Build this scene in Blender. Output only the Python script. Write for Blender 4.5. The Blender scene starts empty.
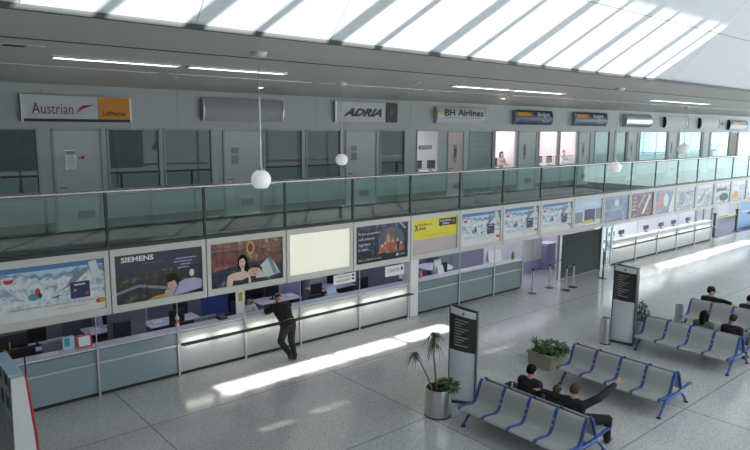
import bpy, bmesh, math, random
from mathutils import Vector, Matrix
random.seed(7)
PI = math.pi
sc = bpy.context.scene
COL = sc.collection

# ------------------------------------------------------------------ camera, world, sun, exposure
T, P, R = math.radians(49.42), math.radians(8.578), math.radians(0.396)
fw = Vector((math.cos(T)*math.cos(P), math.sin(T)*math.cos(P), -math.sin(P)))
ri = Vector((math.sin(T), -math.cos(T), 0)); up = ri.cross(fw)
ri2 = ri*math.cos(R) + up*math.sin(R); up2 = ri2.cross(fw)
cam = bpy.data.cameras.new('camera'); camo = bpy.data.objects.new('camera', cam); COL.objects.link(camo)
m3 = Matrix((ri2, up2, -fw)).transposed()
camo.matrix_world = Matrix.Translation((0, 0, 6.1)) @ m3.to_4x4()
cam.sensor_width = 36; cam.lens = 36*635.9/750; cam.clip_end = 400
sc.camera = camo

SUN_D = Vector((-0.98, 1.3, -1.0))
w = bpy.data.worlds.new('sky'); sc.world = w; w.use_nodes = True
nt = w.node_tree; bg = nt.nodes['Background']
tc = nt.nodes.new('ShaderNodeTexCoord'); sx = nt.nodes.new('ShaderNodeSeparateXYZ'); rp = nt.nodes.new('ShaderNodeValToRGB')
nt.links.new(tc.outputs['Generated'], sx.inputs[0]); nt.links.new(sx.outputs['Z'], rp.inputs[0]); nt.links.new(rp.outputs[0], bg.inputs[0])
rp.color_ramp.elements[0].color = (0.80, 0.88, 0.92, 1); rp.color_ramp.elements[1].color = (0.42, 0.66, 1.0, 1)
bg.inputs[1].default_value = 1.25

sun = bpy.data.lights.new('sun', 'SUN'); sun.energy = 26; sun.angle = math.radians(0.53); sun.color = (1, 0.96, 0.9)
suno = bpy.data.objects.new('sun', sun); COL.objects.link(suno)
suno.rotation_euler = SUN_D.to_track_quat('-Z', 'Y').to_euler(); suno.location = (30, -30, 40)

sc.view_settings.view_transform = 'Standard'; sc.view_settings.look = 'None'
sc.view_settings.exposure = 0.0; sc.view_settings.gamma = 1; sc.view_settings.use_curve_mapping = False

def area(name, loc, size, energy, color=(1, 1, 1), rot=(0, 0, 0), sizey=None):
    l = bpy.data.lights.new(name, 'AREA'); l.energy = energy; l.size = size; l.color = color
    if sizey: l.shape = 'RECTANGLE'; l.size_y = sizey
    o = bpy.data.objects.new(name, l); o.location = loc; o.rotation_euler = rot; COL.objects.link(o); return o
# ceiling lamps of the back offices behind the counters and of the lit upper offices
for x0, x1, e in [(0.3, 4.4, 30), (4.8, 9.0, 48), (9.4, 13.8, 60), (14.6, 19.6, 120), (20, 25.5, 190), (26, 37.5, 900), (38, 50, 700)]:
    area('back_office_lamp', ((x0+x1)/2, 16.4, 2.9), x1-x0-0.4, e*.5, (0.80, 0.80, 1.0) if x0 < 26 else (.86, .95, 1), sizey=1.6)
for x0, x1, e, c in [(16.8, 19.8, 95, (1, .90, .92)), (21.7, 23.9, 120, (1, .92, .95)), (24.3, 28.4, 150, (1, .84, .84)), (29.2, 31.3, 30, (.9, .95, 1)), (31.5, 33.4, 22, (.85, .97, 1)), (0.6, 8.8, 7, (.9, .97, 1)), (9.1, 16.2, 8, (.9, .97, 1)), (20.0, 21.5, 5, (.9, .97, 1)), (34.5, 52, 110, (.85, .95, 1))]:
    area('upper_office_lamp', ((x0+x1)/2, 19.1, 6.55), x1-x0-0.3, e, c, sizey=1.6)

area('roof_fill', (24, -3.2, 9.9), 56, 2600, (.88, .95, 1), sizey=5)  # added fill lamp under the solid roof, brightens floor, vault and walls
area('end_window_fill', (61.4, 6, 5.2), 9, 2600, (.86, .94, 1), rot=(0, PI/2, 0), sizey=28)  # added lamp inside the end glazing, brightens the far hall and floor reflections

# ------------------------------------------------------------------ materials
MATS = {}
def mat(name, col, rough=0.5, metal=0.0, emit=None, es=0.0, nz=0.06, ns=6.0, bump=0.0, spec=0.5):
    if name in MATS: return MATS[name]
    m = bpy.data.materials.new(name); m.use_nodes = True; t = m.node_tree; b = t.nodes['Principled BSDF']
    b.inputs['Roughness'].default_value = rough; b.inputs['Metallic'].default_value = metal
    b.inputs['Specular IOR Level'].default_value = spec
    c = t.nodes.new('ShaderNodeTexCoord'); n = t.nodes.new('ShaderNodeTexNoise'); n.inputs['Scale'].default_value = ns; n.inputs['Detail'].default_value = 4
    t.links.new(c.outputs['Object'], n.inputs['Vector'])
    mx = t.nodes.new('ShaderNodeMix'); mx.data_type = 'RGBA'
    mx.inputs['A'].default_value = tuple(max(0, x*(1-nz)) for x in col[:3]) + (1,)
    mx.inputs['B'].default_value = tuple(min(1, x*(1+nz)) for x in col[:3]) + (1,)
    t.links.new(n.outputs['Fac'], mx.inputs['Factor']); t.links.new(mx.outputs['Result'], b.inputs['Base Color'])
    if bump:
        bp = t.nodes.new('ShaderNodeBump'); bp.inputs['Strength'].default_value = bump; t.links.new(n.outputs['Fac'], bp.inputs['Height']); t.links.new(bp.outputs[0], b.inputs['Normal'])
    if emit: b.inputs['Emission Color'].default_value = tuple(emit) + (1,); b.inputs['Emission Strength'].default_value = es
    MATS[name] = m; return m

def glass(name, tint, refl=0.12, rough=0.02):
    m = bpy.data.materials.new(name); m.use_nodes = True; t = m.node_tree; t.nodes.clear()
    o = t.nodes.new('ShaderNodeOutputMaterial'); mx = t.nodes.new('ShaderNodeMixShader'); tr = t.nodes.new('ShaderNodeBsdfTransparent'); gl = t.nodes.new('ShaderNodeBsdfGlossy'); fr = t.nodes.new('ShaderNodeLayerWeight'); pw = t.nodes.new('ShaderNodeMath'); pw.operation = 'POWER'; pw.inputs[1].default_value = 5
    ad = t.nodes.new('ShaderNodeMath'); ad.operation = 'ADD'; ad.use_clamp = True; ad.inputs[1].default_value = refl*.5
    tr.inputs[0].default_value = tuple(tint)+(1,); gl.inputs['Roughness'].default_value = rough; gl.inputs['Color'].default_value = (.9, 1, .98, 1)
    t.links.new(fr.outputs['Facing'], pw.inputs[0]); t.links.new(pw.outputs[0], ad.inputs[0]); t.links.new(ad.outputs[0], mx.inputs[0]); t.links.new(tr.outputs[0], mx.inputs[1]); t.links.new(gl.outputs[0], mx.inputs[2]); t.links.new(mx.outputs[0], o.inputs[0])
    MATS[name] = m; return m

def nodes(m): return m.node_tree, m.node_tree.nodes, m.node_tree.nodes['Principled BSDF']

def floor_material():
    m = mat('terrazzo', (.36, .36, .345), 0.17, spec=0.5); t, N, b = nodes(m)
    c = N.new('ShaderNodeTexCoord')
    v = N.new('ShaderNodeTexVoronoi'); v.inputs['Scale'].default_value = 48; t.links.new(c.outputs['Object'], v.inputs['Vector'])
    r = N.new('ShaderNodeValToRGB'); e = r.color_ramp.elements
    e[0].position = 0.0; e[0].color = (.36, .365, .36, 1); e[1].position = 1.0; e[1].color = (.56, .565, .56, 1)
    x = e.new(0.45); x.color = (.47, .475, .47, 1)
    sp = N.new('ShaderNodeSeparateColor'); t.links.new(v.outputs['Color'], sp.inputs[0]); t.links.new(sp.outputs[0], r.inputs[0])
    n = N.new('ShaderNodeTexNoise'); n.inputs['Scale'].default_value = 0.5; n.inputs['Detail'].default_value = 5; t.links.new(c.outputs['Object'], n.inputs['Vector'])
    mx = N.new('ShaderNodeMix'); mx.data_type = 'RGBA'; mx.blend_type = 'MULTIPLY'; mx.inputs['Factor'].default_value = 1
    mr = N.new('ShaderNodeMapRange'); mr.inputs['To Min'].default_value = .86; mr.inputs['To Max'].default_value = 1.1; t.links.new(n.outputs['Fac'], mr.inputs[0])
    t.links.new(r.outputs[0], mx.inputs['A']); t.links.new(mr.outputs[0], mx.inputs['B'])
    # slab joints
    s = N.new('ShaderNodeSeparateXYZ'); t.links.new(c.outputs['Object'], s.inputs[0])
    def line(sock, off, per, wd):
        a = N.new('ShaderNodeMath'); a.operation = 'SUBTRACT'; a.inputs[1].default_value = off; t.links.new(sock, a.inputs[0])
        w_ = N.new('ShaderNodeMath'); w_.operation = 'PINGPONG'; w_.inputs[1].default_value = per/2; t.links.new(a.outputs[0], w_.inputs[0])
        l = N.new('ShaderNodeMath'); l.operation = 'LESS_THAN'; l.inputs[1].default_value = wd; t.links.new(w_.outputs[0], l.inputs[0]); return l
    l1 = line(s.outputs['Y'], 5.65, 3.375, .014); l2 = line(s.outputs['X'], 13.95, 4.7, .014)
    mxx = N.new('ShaderNodeMath'); mxx.operation = 'MAXIMUM'; t.links.new(l1.outputs[0], mxx.inputs[0]); t.links.new(l2.outputs[0], mxx.inputs[1])
    ml = N.new('ShaderNodeMath'); ml.operation = 'MULTIPLY'; ml.inputs[1].default_value = .6; t.links.new(mxx.outputs[0], ml.inputs[0])
    m2 = N.new('ShaderNodeMix'); m2.data_type = 'RGBA'; m2.inputs['B'].default_value = (.08, .08, .08, 1)
    t.links.new(ml.outputs[0], m2.inputs['Factor']); t.links.new(mx.outputs['Result'], m2.inputs['A']); t.links.new(m2.outputs['Result'], b.inputs['Base Color'])
    return m

def strip_ceiling():
    m = mat('linear_metal', (.30, .30, .28), 0.5, 0.25); t, N, b = nodes(m)
    c = N.new('ShaderNodeTexCoord'); wv = N.new('ShaderNodeTexWave'); wv.bands_direction = 'Y'; wv.inputs['Scale'].default_value = 2.2; wv.inputs['Distortion'].default_value = 0
    t.links.new(c.outputs['Object'], wv.inputs['Vector'])
    r = N.new('ShaderNodeValToRGB'); r.color_ramp.elements[0].color = (.44, .44, .415, 1); r.color_ramp.elements[0].position = .05; r.color_ramp.elements[1].color = (.60, .60, .57, 1); r.color_ramp.elements[1].position = .3
    t.links.new(wv.outputs['Fac'], r.inputs[0]); t.links.new(r.outputs[0], b.inputs['Base Color'])
    return m

def snow_print():
    m = mat('alpine_print', (.8, .8, .85), .25); t, N, b = nodes(m)
    c = N.new('ShaderNodeTexCoord'); n = N.new('ShaderNodeTexNoise'); n.inputs['Scale'].default_value = 7; n.inputs['Detail'].default_value = 7; n.inputs['Roughness'].default_value = .65; t.links.new(c.outputs['Object'], n.inputs['Vector'])
    r = N.new('ShaderNodeValToRGB'); e = r.color_ramp.elements
    e[0].position = .36; e[0].color = (.30, .36, .42, 1); e[1].position = .7; e[1].color = (.86, .88, .88, 1); q = e.new(.48); q.color = (.66, .72, .76, 1)
    t.links.new(n.outputs['Fac'], r.inputs[0]); t.links.new(r.outputs[0], b.inputs['Base Color'])
    return m

def night_print(name, lo, hi, spark):
    m = mat(name, lo, .25); t, N, b = nodes(m)
    c = N.new('ShaderNodeTexCoord'); n = N.new('ShaderNodeTexNoise'); n.inputs['Scale'].default_value = 5; n.inputs['Detail'].default_value = 6; t.links.new(c.outputs['Object'], n.inputs['Vector'])
    r = N.new('ShaderNodeValToRGB'); e = r.color_ramp.elements
    e[0].position = .35; e[0].color = lo+(1,); e[1].position = .75; e[1].color = spark+(1,); q = e.new(.58); q.color = hi+(1,)
    t.links.new(n.outputs['Fac'], r.inputs[0]); t.links.new(r.outputs[0], b.inputs['Base Color']); return m

def perforated():
    m = mat('perforated_steel', (.34, .36, .35), .42, .35); t, N, b = nodes(m)
    c = N.new('ShaderNodeTexCoord'); v = N.new('ShaderNodeTexVoronoi'); v.inputs['Scale'].default_value = 45; v.inputs['Randomness'].default_value = 0; t.links.new(c.outputs['Object'], v.inputs['Vector'])
    r = N.new('ShaderNodeValToRGB'); r.color_ramp.elements[0].position = .25; r.color_ramp.elements[0].color = (.35, .36, .355, 1); r.color_ramp.elements[1].position = .4; r.color_ramp.elements[1].color = (.42, .43, .425, 1)
    t.links.new(v.outputs['Distance'], r.inputs[0]); t.links.new(r.outputs[0], b.inputs['Base Color']); return m

M = dict(
 floor=floor_material(), strips=strip_ceiling(), perf=perforated(), snow=snow_print(),
 soffit=mat('soffit_panel', (.60, .59, .55), .4, .2, ns=.6, nz=.08), vault=mat('vault_white', (.66, .72, .76), .6, nz=.015, ns=.4),
 dark=mat('dark_gap', (.02, .02, .022), .6), wall=mat('office_wall', (.46, .51, .51), .45, nz=.03, ns=1.2), skirt=mat('skirting_grey', (.10, .10, .10), .5),
 cfloor=mat('corridor_floor', (.03, .032, .03), .75, ns=3, spec=.15), greyw=mat('grey_wall_paint', (.22, .23, .23), .7), white=mat('white_paint', (.75, .76, .76), .4), frame=mat('fascia_grey', (.60, .60, .56), .45, nz=.03),
 alu=mat('aluminium', (.55, .56, .56), .35, .8), steel=mat('brushed_steel', (.60, .60, .60), .28, .95, nz=.1, ns=20), chrome=mat('handrail_steel', (.62, .60, .60), .22, .9),
 black=mat('black_plastic', (.018, .018, .02), .4), post=mat('post_dark', (.035, .045, .045), .4, .3), blue=mat('blue_enamel', (.035, .09, .30), .35, .1),
 cgrey=mat('counter_grey', (.26, .33, .365), .35, nz=.03), cgreen=mat('counter_grey_green', (.22, .28, .285), .35, nz=.03), cwhite=mat('counter_pale', (.44, .46, .46), .35, nz=.03), ctop=mat('counter_top', (.62, .65, .72), .3),
 purple=mat('back_wall_lilac', (.24, .235, .31), .6), leafw=mat('door_leaf_grey', (.55, .58, .58), .45), carpet=mat('back_office_floor', (.16, .15, .20), .7), pink=mat('pink_wall', (.72, .58, .58), .6), pale=mat('pale_wall', (.7, .7, .72), .6),
 lamp=mat('lamp_tube', (1, 1, 1), .5, emit=(.95, .96, 1), es=9), warm=mat('downlight_lens', (1, 1, .9), .5, emit=(1, .95, .75), es=3), glow=mat('counter_lamp', (1, 1, .95), .5, emit=(1, .97, .86), es=20),
 globe=mat('opal_globe', (.85, .87, .9), .25, nz=.01, emit=(.95, .97, 1), es=.25), lit=mat('lightbox_blank', (.85, .84, .72), .4, emit=(.95, .95, .76), es=.33, nz=.04, ns=2.5),
 yellow=mat('print_yellow', (.80, .68, .02), .3), orange=mat('sign_orange', (.72, .30, .02), .4), red=mat('print_red', (.55, .04, .05), .4), maroon=mat('sign_maroon', (.22, .03, .06), .5),
 navy=mat('print_navy', (.02, .03, .12), .3), ink=mat('print_ink', (.012, .012, .018), .4), paper=mat('paper_white', (.78, .78, .78), .6), pinkp=mat('print_mauve', (.52, .45, .46), .35),
 skyp=mat('print_sky', (.45, .62, .78), .3), teal=mat('print_teal', (.05, .3, .33), .3), lilacp=mat('print_lilac', (.42, .42, .62), .35), skinp=mat('print_skin', (.62, .40, .30), .4), gold=mat('print_gold', (.5, .32, .05), .4),
 greyp=mat('print_grey', (.22, .25, .30), .25), palep=mat('print_pale', (.62, .66, .68), .25),
 signw=mat('sign_face_white', (.62, .65, .68), .35), winf=mat('window_frame_grey', (.40, .44, .44), .4), signg=mat('sign_face_grey', (.36, .375, .39), .45), shutter=mat('shutter_slats', (.03, .038, .04), .45, .3), 
 tot=mat('totem_frame', (.035, .05, .06), .35), totw=mat('totem_panel', (.60, .66, .69), .35), tots=mat('totem_screen', (.035, .032, .028), .2),
 soil=mat('soil', (.03, .022, .015), .9), leaf=mat('leaf_green', (.05, .12, .035), .5, nz=.4, ns=9), leafd=mat('leaf_dark', (.035, .075, .03), .5, nz=.4, ns=9), bark=mat('bark', (.20, .15, .10), .8, bump=.3), stone=mat('planter_stone', (.30, .28, .20), .7, nz=.15, ns=14),
 skin=mat('skin', (.52, .32, .24), .5), hairb=mat('hair_black', (.007, .006, .006), .85, spec=.2), hairbr=mat('hair_brown', (.03, .02, .014), .8, spec=.2), hairg=mat('hair_grey_brown', (.06, .045, .035), .85, spec=.2), cloth=mat('black_cloth', (.008, .008, .009), .8, bump=.2), clothg=mat('grey_cloth', (.10, .115, .11), .8), clothn=mat('navy_cloth', (.018, .022, .04), .8), clothp=mat('pink_cloth', (.55, .34, .36), .8), clothw=mat('white_cloth', (.6, .6, .6), .8), eye=mat('eye_dark', (.02, .02, .02), .3), lip=mat('lip', (.35, .14, .12), .5),
 tape=mat('tape_yellow', (.75, .65, .1), .5), bluew=mat('board_blue', (.22, .42, .72), .4), brown=mat('door_brown', (.22, .13, .10), .5), chair=mat('office_chair_black', (.03, .03, .04), .7), deskg=mat('desk_screen_grey', (.24, .24, .27), .7), redc=mat('red_plastic', (.5, .06, .05), .4), bluec=mat('blue_cloth', (.05, .1, .35), .7),
)
M['tower'] = night_print('figure_print', (.30, .10, .07), (.45, .22, .12), (.75, .62, .45))
M['city'] = night_print('city_print', (.022, .024, .032), (.05, .047, .045), (.28, .2, .08))
M['bar'] = night_print('bar_print', (.06, .045, .045), (.24, .09, .06), (.5, .42, .26))
M['stage'] = night_print('stage_print', (.02, .025, .045), (.04, .05, .09), (.25, .27, .36))
M['bluep'] = night_print('blue_print', (.12, .19, .34), (.22, .30, .42), (.5, .55, .6))
M['redp'] = night_print('dark_red_print', (.05, .03, .04), (.22, .07, .09), (.5, .42, .42))
M['glare'] = night_print('glare_print', (.25, .30, .40), (.5, .56, .62), (.85, .86, .86))  # far prints: washing glare painted into the colour as paleness
M['gl'] = glass('railing_glass', (.74, .84, .82), .06); M['win'] = glass('office_glass', (.62, .66, .65), .10); M['winl'] = glass('office_glass_clear', (.9, .93, .93), .06); M['blind'] = glass('office_glass_blind', (.55, .64, .62), .10, .15); M['skyg'] = glass('daylight_glass', (.70, .88, .98), .06); M['glc'] = glass('door_glass', (.86, .95, .95), .14)

# ------------------------------------------------------------------ mesh builder
class MB:
    def __init__(s): s.v = []; s.f = []; s.mi = []; s.ms = []
    def m(s, name):
        mm = M[name] if isinstance(name, str) else name
        if mm not in s.ms: s.ms.append(mm)
        return s.ms.index(mm)
    def add(s, vs, fs, m):
        k = len(s.v); i = s.m(m); s.v += [Vector(p) for p in vs]
        for f in fs: s.f.append([a+k for a in f]); s.mi.append(i)
        return s
    def box(s, x0, x1, y0, y1, z0, z1, m):
        p = [(x0, y0, z0), (x1, y0, z0), (x1, y1, z0), (x0, y1, z0), (x0, y0, z1), (x1, y0, z1), (x1, y1, z1), (x0, y1, z1)]
        return s.add(p, [(0, 3, 2, 1), (4, 5, 6, 7), (0, 1, 5, 4), (1, 2, 6, 5), (2, 3, 7, 6), (3, 0, 4, 7)], m)
    def bbox(s, x0, x1, y0, y1, z0, z1, m, b=.01):   # box with chamfered edges
        bm = bmesh.new(); bmesh.ops.create_cube(bm, size=1)
        for v in bm.verts: v.co = Vector(((x0+x1)/2+v.co.x*(x1-x0), (y0+y1)/2+v.co.y*(y1-y0), (z0+z1)/2+v.co.z*(z1-z0)))
        bmesh.ops.bevel(bm, geom=bm.edges[:], offset=b, segments=2, affect='EDGES', profile=.5)
        bm.verts.index_update(); s.add([v.co.copy() for v in bm.verts], [[v.index for v in f.verts] for f in bm.faces], m); bm.free(); return s
    def poly(s, pts, m): return s.add(pts, [list(range(len(pts)))], m)
    def tube(s, path, r, m, n=8, caps=True, flat=None):
        path = [Vector(p) for p in path]; rs = r if isinstance(r, (list, tuple)) else [r]*len(path); rings = []
        d = (path[1]-path[0]).normalized(); a = d.orthogonal().normalized()
        for i, p in enumerate(path):
            d = (path[min(i+1, len(path)-1)]-path[max(i-1, 0)]).normalized()
            a = (a-d*a.dot(d)).normalized(); b = d.cross(a)
            rings.append([p+(a*math.cos(2*PI*k/n)+b*math.sin(2*PI*k/n))*rs[i] for k in range(n)])
        vs = [q for g in rings for q in g]; fs = []
        for i in range(len(path)-1):
            for k in range(n): fs.append((i*n+k, i*n+(k+1) % n, (i+1)*n+(k+1) % n, (i+1)*n+k))
        if caps: fs.append(list(range(n))[::-1]); fs.append([(len(path)-1)*n+k for k in range(n)])
        return s.add(vs, fs, m)
    def lathe(s, prof, c, m, n=24):
        vs = []; fs = []; c = Vector(c)
        for r, z in prof:
            for k in range(n): vs.append(c+Vector((r*math.cos(2*PI*k/n), r*math.sin(2*PI*k/n), z)))
        for i in range(len(prof)-1):
            for k in range(n): fs.append((i*n+k, i*n+(k+1) % n, (i+1)*n+(k+1) % n, (i+1)*n+k))
        fs.append(list(range(n))[::-1]); fs.append([(len(prof)-1)*n+k for k in range(n)])
        return s.add(vs, fs, m)
    def ball(s, c, r, m, n=16, q=10, mat3=None):
        r = r if isinstance(r, (tuple, list)) else (r, r, r); vs = []; fs = []; c = Vector(c)
        for i in range(q+1):
            t = PI*i/q
            for k in range(n):
                p = Vector((r[0]*math.sin(t)*math.cos(2*PI*k/n), r[1]*math.sin(t)*math.sin(2*PI*k/n), r[2]*math.cos(t)))
                vs.append(c+(mat3 @ p if mat3 else p))
        for i in range(q):
            for k in range(n): fs.append((i*n+k, (i+1)*n+k, (i+1)*n+(k+1) % n, i*n+(k+1) % n))
        return s.add(vs, fs, m)
    def prism(s, pts, axis, a0, a1, m):   # 2-D outline extruded along 'x' or 'y' or 'z'
        def P3(p, a): return {'x': (a, p[0], p[1]), 'y': (p[0], a, p[1]), 'z': (p[0], p[1], a)}[axis]
        n = len(pts); vs = [P3(p, a0) for p in pts]+[P3(p, a1) for p in pts]
        fs = [list(range(n))[::-1], list(range(n, 2*n))]+[(k, (k+1) % n, n+(k+1) % n, n+k) for k in range(n)]
        return s.add(vs, fs, m)
    def text(s, txt, o, ux, uz, w, h, m, shear=0, bold=0.0, depth=0.0):   # lettering fitted to w x h, baseline corner o
        cu = bpy.data.curves.new('lettering', 'FONT'); cu.body = txt; cu.size = 1; cu.shear = shear; cu.offset = bold; cu.resolution_u = 2
        ob = bpy.data.objects.new('lettering', cu); COL.objects.link(ob); dg = bpy.context.evaluated_depsgraph_get(); dg.update()
        me = bpy.data.meshes.new_from_object(ob.evaluated_get(dg)); bpy.data.objects.remove(ob); bpy.data.curves.remove(cu)
        if not me.vertices: return s
        xs = [v.co.x for v in me.vertices]; ys = [v.co.y for v in me.vertices]; x0, x1, y0, y1 = min(xs), max(xs), min(ys), max(ys)
        o, ux, uz = Vector(o), Vector(ux), Vector(uz)
        s.add([o+ux*((v.co.x-x0)/(x1-x0)*w)+uz*((v.co.y-y0)/(y1-y0)*h) for v in me.vertices], [list(p.vertices) for p in me.polygons], m)
        bpy.data.meshes.remove(me); return s
    def build(s, name, parent=None, loc=None, smooth=None, rot=0):
        L = Vector(loc) if loc is not None else Vector((0, 0, 0))
        if parent is not None and loc is None: L = Vector(parent.get('_o', (0, 0, 0)))
        me = bpy.data.meshes.new(name); me.from_pydata([p-L for p in s.v], [], s.f)
        for mm in s.ms: me.materials.append(mm)
        me.polygons.foreach_set('material_index', s.mi)
        bm = bmesh.new(); bm.from_mesh(me); bmesh.ops.remove_doubles(bm, verts=bm.verts, dist=1e-6); bm.to_mesh(me); bm.free()
        if smooth:
            me.polygons.foreach_set('use_smooth', [True]*len(me.polygons)); me.set_sharp_from_angle(angle=math.radians(smooth))
        me.update(); o = bpy.data.objects.new(name, me); COL.objects.link(o)
        if parent is not None: o.parent = parent
        else: o.location = L; o.rotation_euler.z = rot
        if parent is not None and parent.type == 'MESH' and '_o' not in parent: pass
        return o
    # a part's own sub-part: share the thing's origin
def tag(o, label, cat, group=None, kind=None):
    o['label'] = label; o['category'] = cat
    if group: o['group'] = group
    if kind: o['kind'] = kind
    return o
def thing(name, label, cat, loc=(0, 0, 0), group=None, kind=None):
    o = bpy.data.objects.new(name, None); COL.objects.link(o); o.location = loc; o.empty_display_size = .1; o['_o'] = tuple(loc)
    return tag(o, label, cat, group, kind)
def sub(mb, name, part, root, **k):      # sub-part under a part of root
    o = mb.build(name, loc=root['_o'], **k); o.location = (0, 0, 0); o.parent = part; return o
def struct(o, label=None, cat=None):
    o['kind'] = 'structure'
    if label: o['label'] = label; o['category'] = cat
    return o
def copy_thing(root, loc, label, rotz=None):
    r = root.copy(); COL.objects.link(r); r.location = loc; r['label'] = label; r['_o'] = tuple(loc)
    if rotz is not None: r.rotation_euler.z = rotz
    for ch in list(root.children):
        c = ch.copy(); COL.objects.link(c); c.parent = r
        for g in ch.children:
            d = g.copy(); COL.objects.link(d); d.parent = c
    return r

# ------------------------------------------------------------------ setting
YW, YF, ZS, ZC = 17.5, 14.6, 3.4, 7.15         # office wall, fascia plane, upper floor, ceiling
XA, XB = -12.0, 62.0
struct(MB().box(XA, XB, -10, 22, -.2, 0, 'floor').build('floor'), 'speckled grey polished terrazzo floor of the hall', 'floor')
struct(MB().box(XA, XB, YF+.08, 22, 3.12, ZS, 'cfloor').build('floor_upper', loc=(0, 0, 0)), 'dark corridor floor behind the glass railing', 'floor')
struct(MB().box(XA, XB, 6.5, 8.69, ZC, ZC+.15, 'strips').build('ceiling_strips'), 'grey linear metal strip ceiling along the white vault', 'ceiling')
b = MB()
b.box(XA, XB, 8.82, 22, ZC, ZC+.15, 'soffit').box(XA, XB, 8.69, 8.82, ZC+.0, ZC+.15, 'dark')  # flush dark strip paints the shade of the slot between both ceilings
struct(b.build('ceiling'), 'smooth grey panel ceiling above the glass railing', 'ceiling')
b = MB(); b.box(XA, XB, 6.44, 6.5, ZC-.03, ZC+.02, 'post'); struct(b.build('trim_1'), 'dark edge trim between grey ceiling and white vault', 'trim')
b = MB(); x = -2.0
while x < XB: b.box(x, x+3.4, 12.3, 12.34, ZC-.012, ZC+.01, 'alu'); x += 3.6
struct(b.build('trim_2'), 'thin pale metal strip along the grey ceiling', 'trim')
# sloping white vault: cladding panels on a backing sheet, with thin open joints
A47 = math.radians(47); U = Vector((0, -math.cos(A47), math.sin(A47))); NV = Vector((0, math.sin(A47), math.cos(A47)))
O = Vector((0, 6.47, ZC+.02))
def vq(b, x0, x1, s0, s1, off, th, m):
    q = [O+U*s0+NV*off, O+U*s1+NV*off]; r = [p+NV*th for p in q]
    pts = []
    for x in (x0, x1): pts += [(x, p.y, p.z) for p in (q[0], q[1], r[1], r[0])]
    b.add(pts, [(0, 1, 2, 3), (7, 6, 5, 4), (0, 4, 5, 1), (1, 5, 6, 2), (2, 6, 7, 3), (3, 7, 4, 0)], m)
S_TOP = (10.0-O.z)/math.sin(A47); S1 = (8.07-O.z)/math.sin(A47)
b = MB(); js = [XA, -1.6, 1.4, 3.05, 4.8, 7.5, 10.7, 13.9, 17.1, 20.3, 23.5, 26.7, 29.9, 33.1, 36.3, 39.5, 46, 54, XB]
for a, c in zip(js[:-1], js[1:]):
    for s0, s1 in ((0, S1-.008), (S1+.008, S_TOP)): vq(b, a+.004, c-.004, s0, s1, 0, .02, 'vault')
vq(b, XA, XB, 0, S_TOP, .02, .02, 'signg')
struct(b.build('ceiling_vault'), 'sloping white vault with thin panel joints striped by sunlight', 'ceiling')
# unseen hall roof; rafters and slots added to shape the sun stripes and patches
b = MB(); ZR = 10.0
RY0 = -14.0
def roof(x0, x1, y0, y1): b.box(x0, x1, y0, y1, ZR, ZR+.04, 'vault')
ya = O.y - (ZR-O.z)/math.tan(A47)
A0, A1 = 2.66, 3.17; B0, B1 = -.27, .42
roof(XA, XB, A1, ya+.1); roof(XA, XB, B1, A0); roof(15.88, XB, A0, A1)
xs = [3.05, 4.87, 6.62, 8.38, 10.15, 11.98]; th = [3.80, 5.57, 7.35, 9.20, 10.87, 12.68]
for q in xs+[1.25, -.55]: roof(q+2.79-.10, q+2.79+.10, A0, A1)
for q in th+[2.1, .35]: roof(q+2.79-.045, q+2.79+.045, A0, A1)
roof(XA, 16.3, B0, B1); roof(24.1, 38.2, B0, B1); roof(49.0, XB, B0, B1); roof(21.95, 22.1, B0, B1); roof(19.8, 19.88, B0, B1)
S0, S1_ = -2.30, -2.225; T0, T1 = -1.13, -1.03
roof(XA, XB, T1, B0)
prev = XA
for x0, x1 in [(24.8, 25.1), (26.05, 26.5), (27.2, 27.75)]: roof(prev, x0+9.8, T0, T1); prev = x1+9.8
roof(prev, XB, T0, T1); roof(XA, XB, S1_, T0); prev = XA
for x0, x1 in [(6.2, 6.95), (7.5, 8.4), (13.3, 14.35)]: roof(prev, x0+9.8, S0, S1_); prev = x1+9.8
roof(prev, XB, S0, S1_); roof(XA, XB, RY0, S0)
struct(b.build('ceiling_sun_mask'), 'unseen hall roof with rafters and slots added to shape the sunlight', 'ceiling')
struct(MB().box(XA-.2, XA, -10, 22, 0, ZR, 'wall').build('wall_left'), 'plain grey end wall of the hall', 'wall')

# office wall with its openings -------------------------------------------------------------
ZW0, ZW1, ZD1 = 4.43, 6.08, 6.05
WIN = [  # x0, x1, pane, label
 (-2.2, 0.9, 'win', 'dark upper office window at the outer end before the first door'),
 (1.0, 3.98, 'win', 'wide dark upper office window just before the first white door'),
 (5.62, 7.07, 'win', 'dark upper office window next to the door under the red lettered sign'),
 (7.16, 8.64, 'win', 'dark upper office window under the blank grey sign box beside second door'),
 (10.36, 11.84, 'win', 'dark upper office window right behind the hanging white globe lamp'),
 (11.96, 13.42, 'win', 'dark upper office window just before the door under black italic sign'),
 (15.2, 16.45, 'win', 'single narrow dark upper office window below the black sign end'),
 (17.02, 18.3, 'winl', 'bright upper office window before the pinkish open door'),
 (20.05, 21.6, 'blind', 'upper office window covered by dark green blinds'),
 (21.68, 23.2, 'winl', 'bright upper office window with a dark haired person behind it'),
 (24.85, 26.43, 'winl', 'first pink lit upper office window under the second blue orange sign'),
 (26.53, 28.06, 'winl', 'second pink lit upper office window with a person standing inside'),
 (29.62, 31.08, 'blind', 'grey frosted upper office window under the brushed metal sign'),
 (31.58, 32.84, 'blind', 'teal tinted upper office window beyond the frosted one'),
 (34.27, 37.63, 'winl', 'wide bluish daylight upper window beyond the metal sign'),
 (39.06, 42.3, 'winl', 'second bluish daylight upper window beside a white door'),
 (43.6, 46.7, 'winl', 'pale upper window with a dark cabinet behind it'),
 (48.2, 53.0, 'winl', 'farthest pale upper window past the brown door')]
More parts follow.
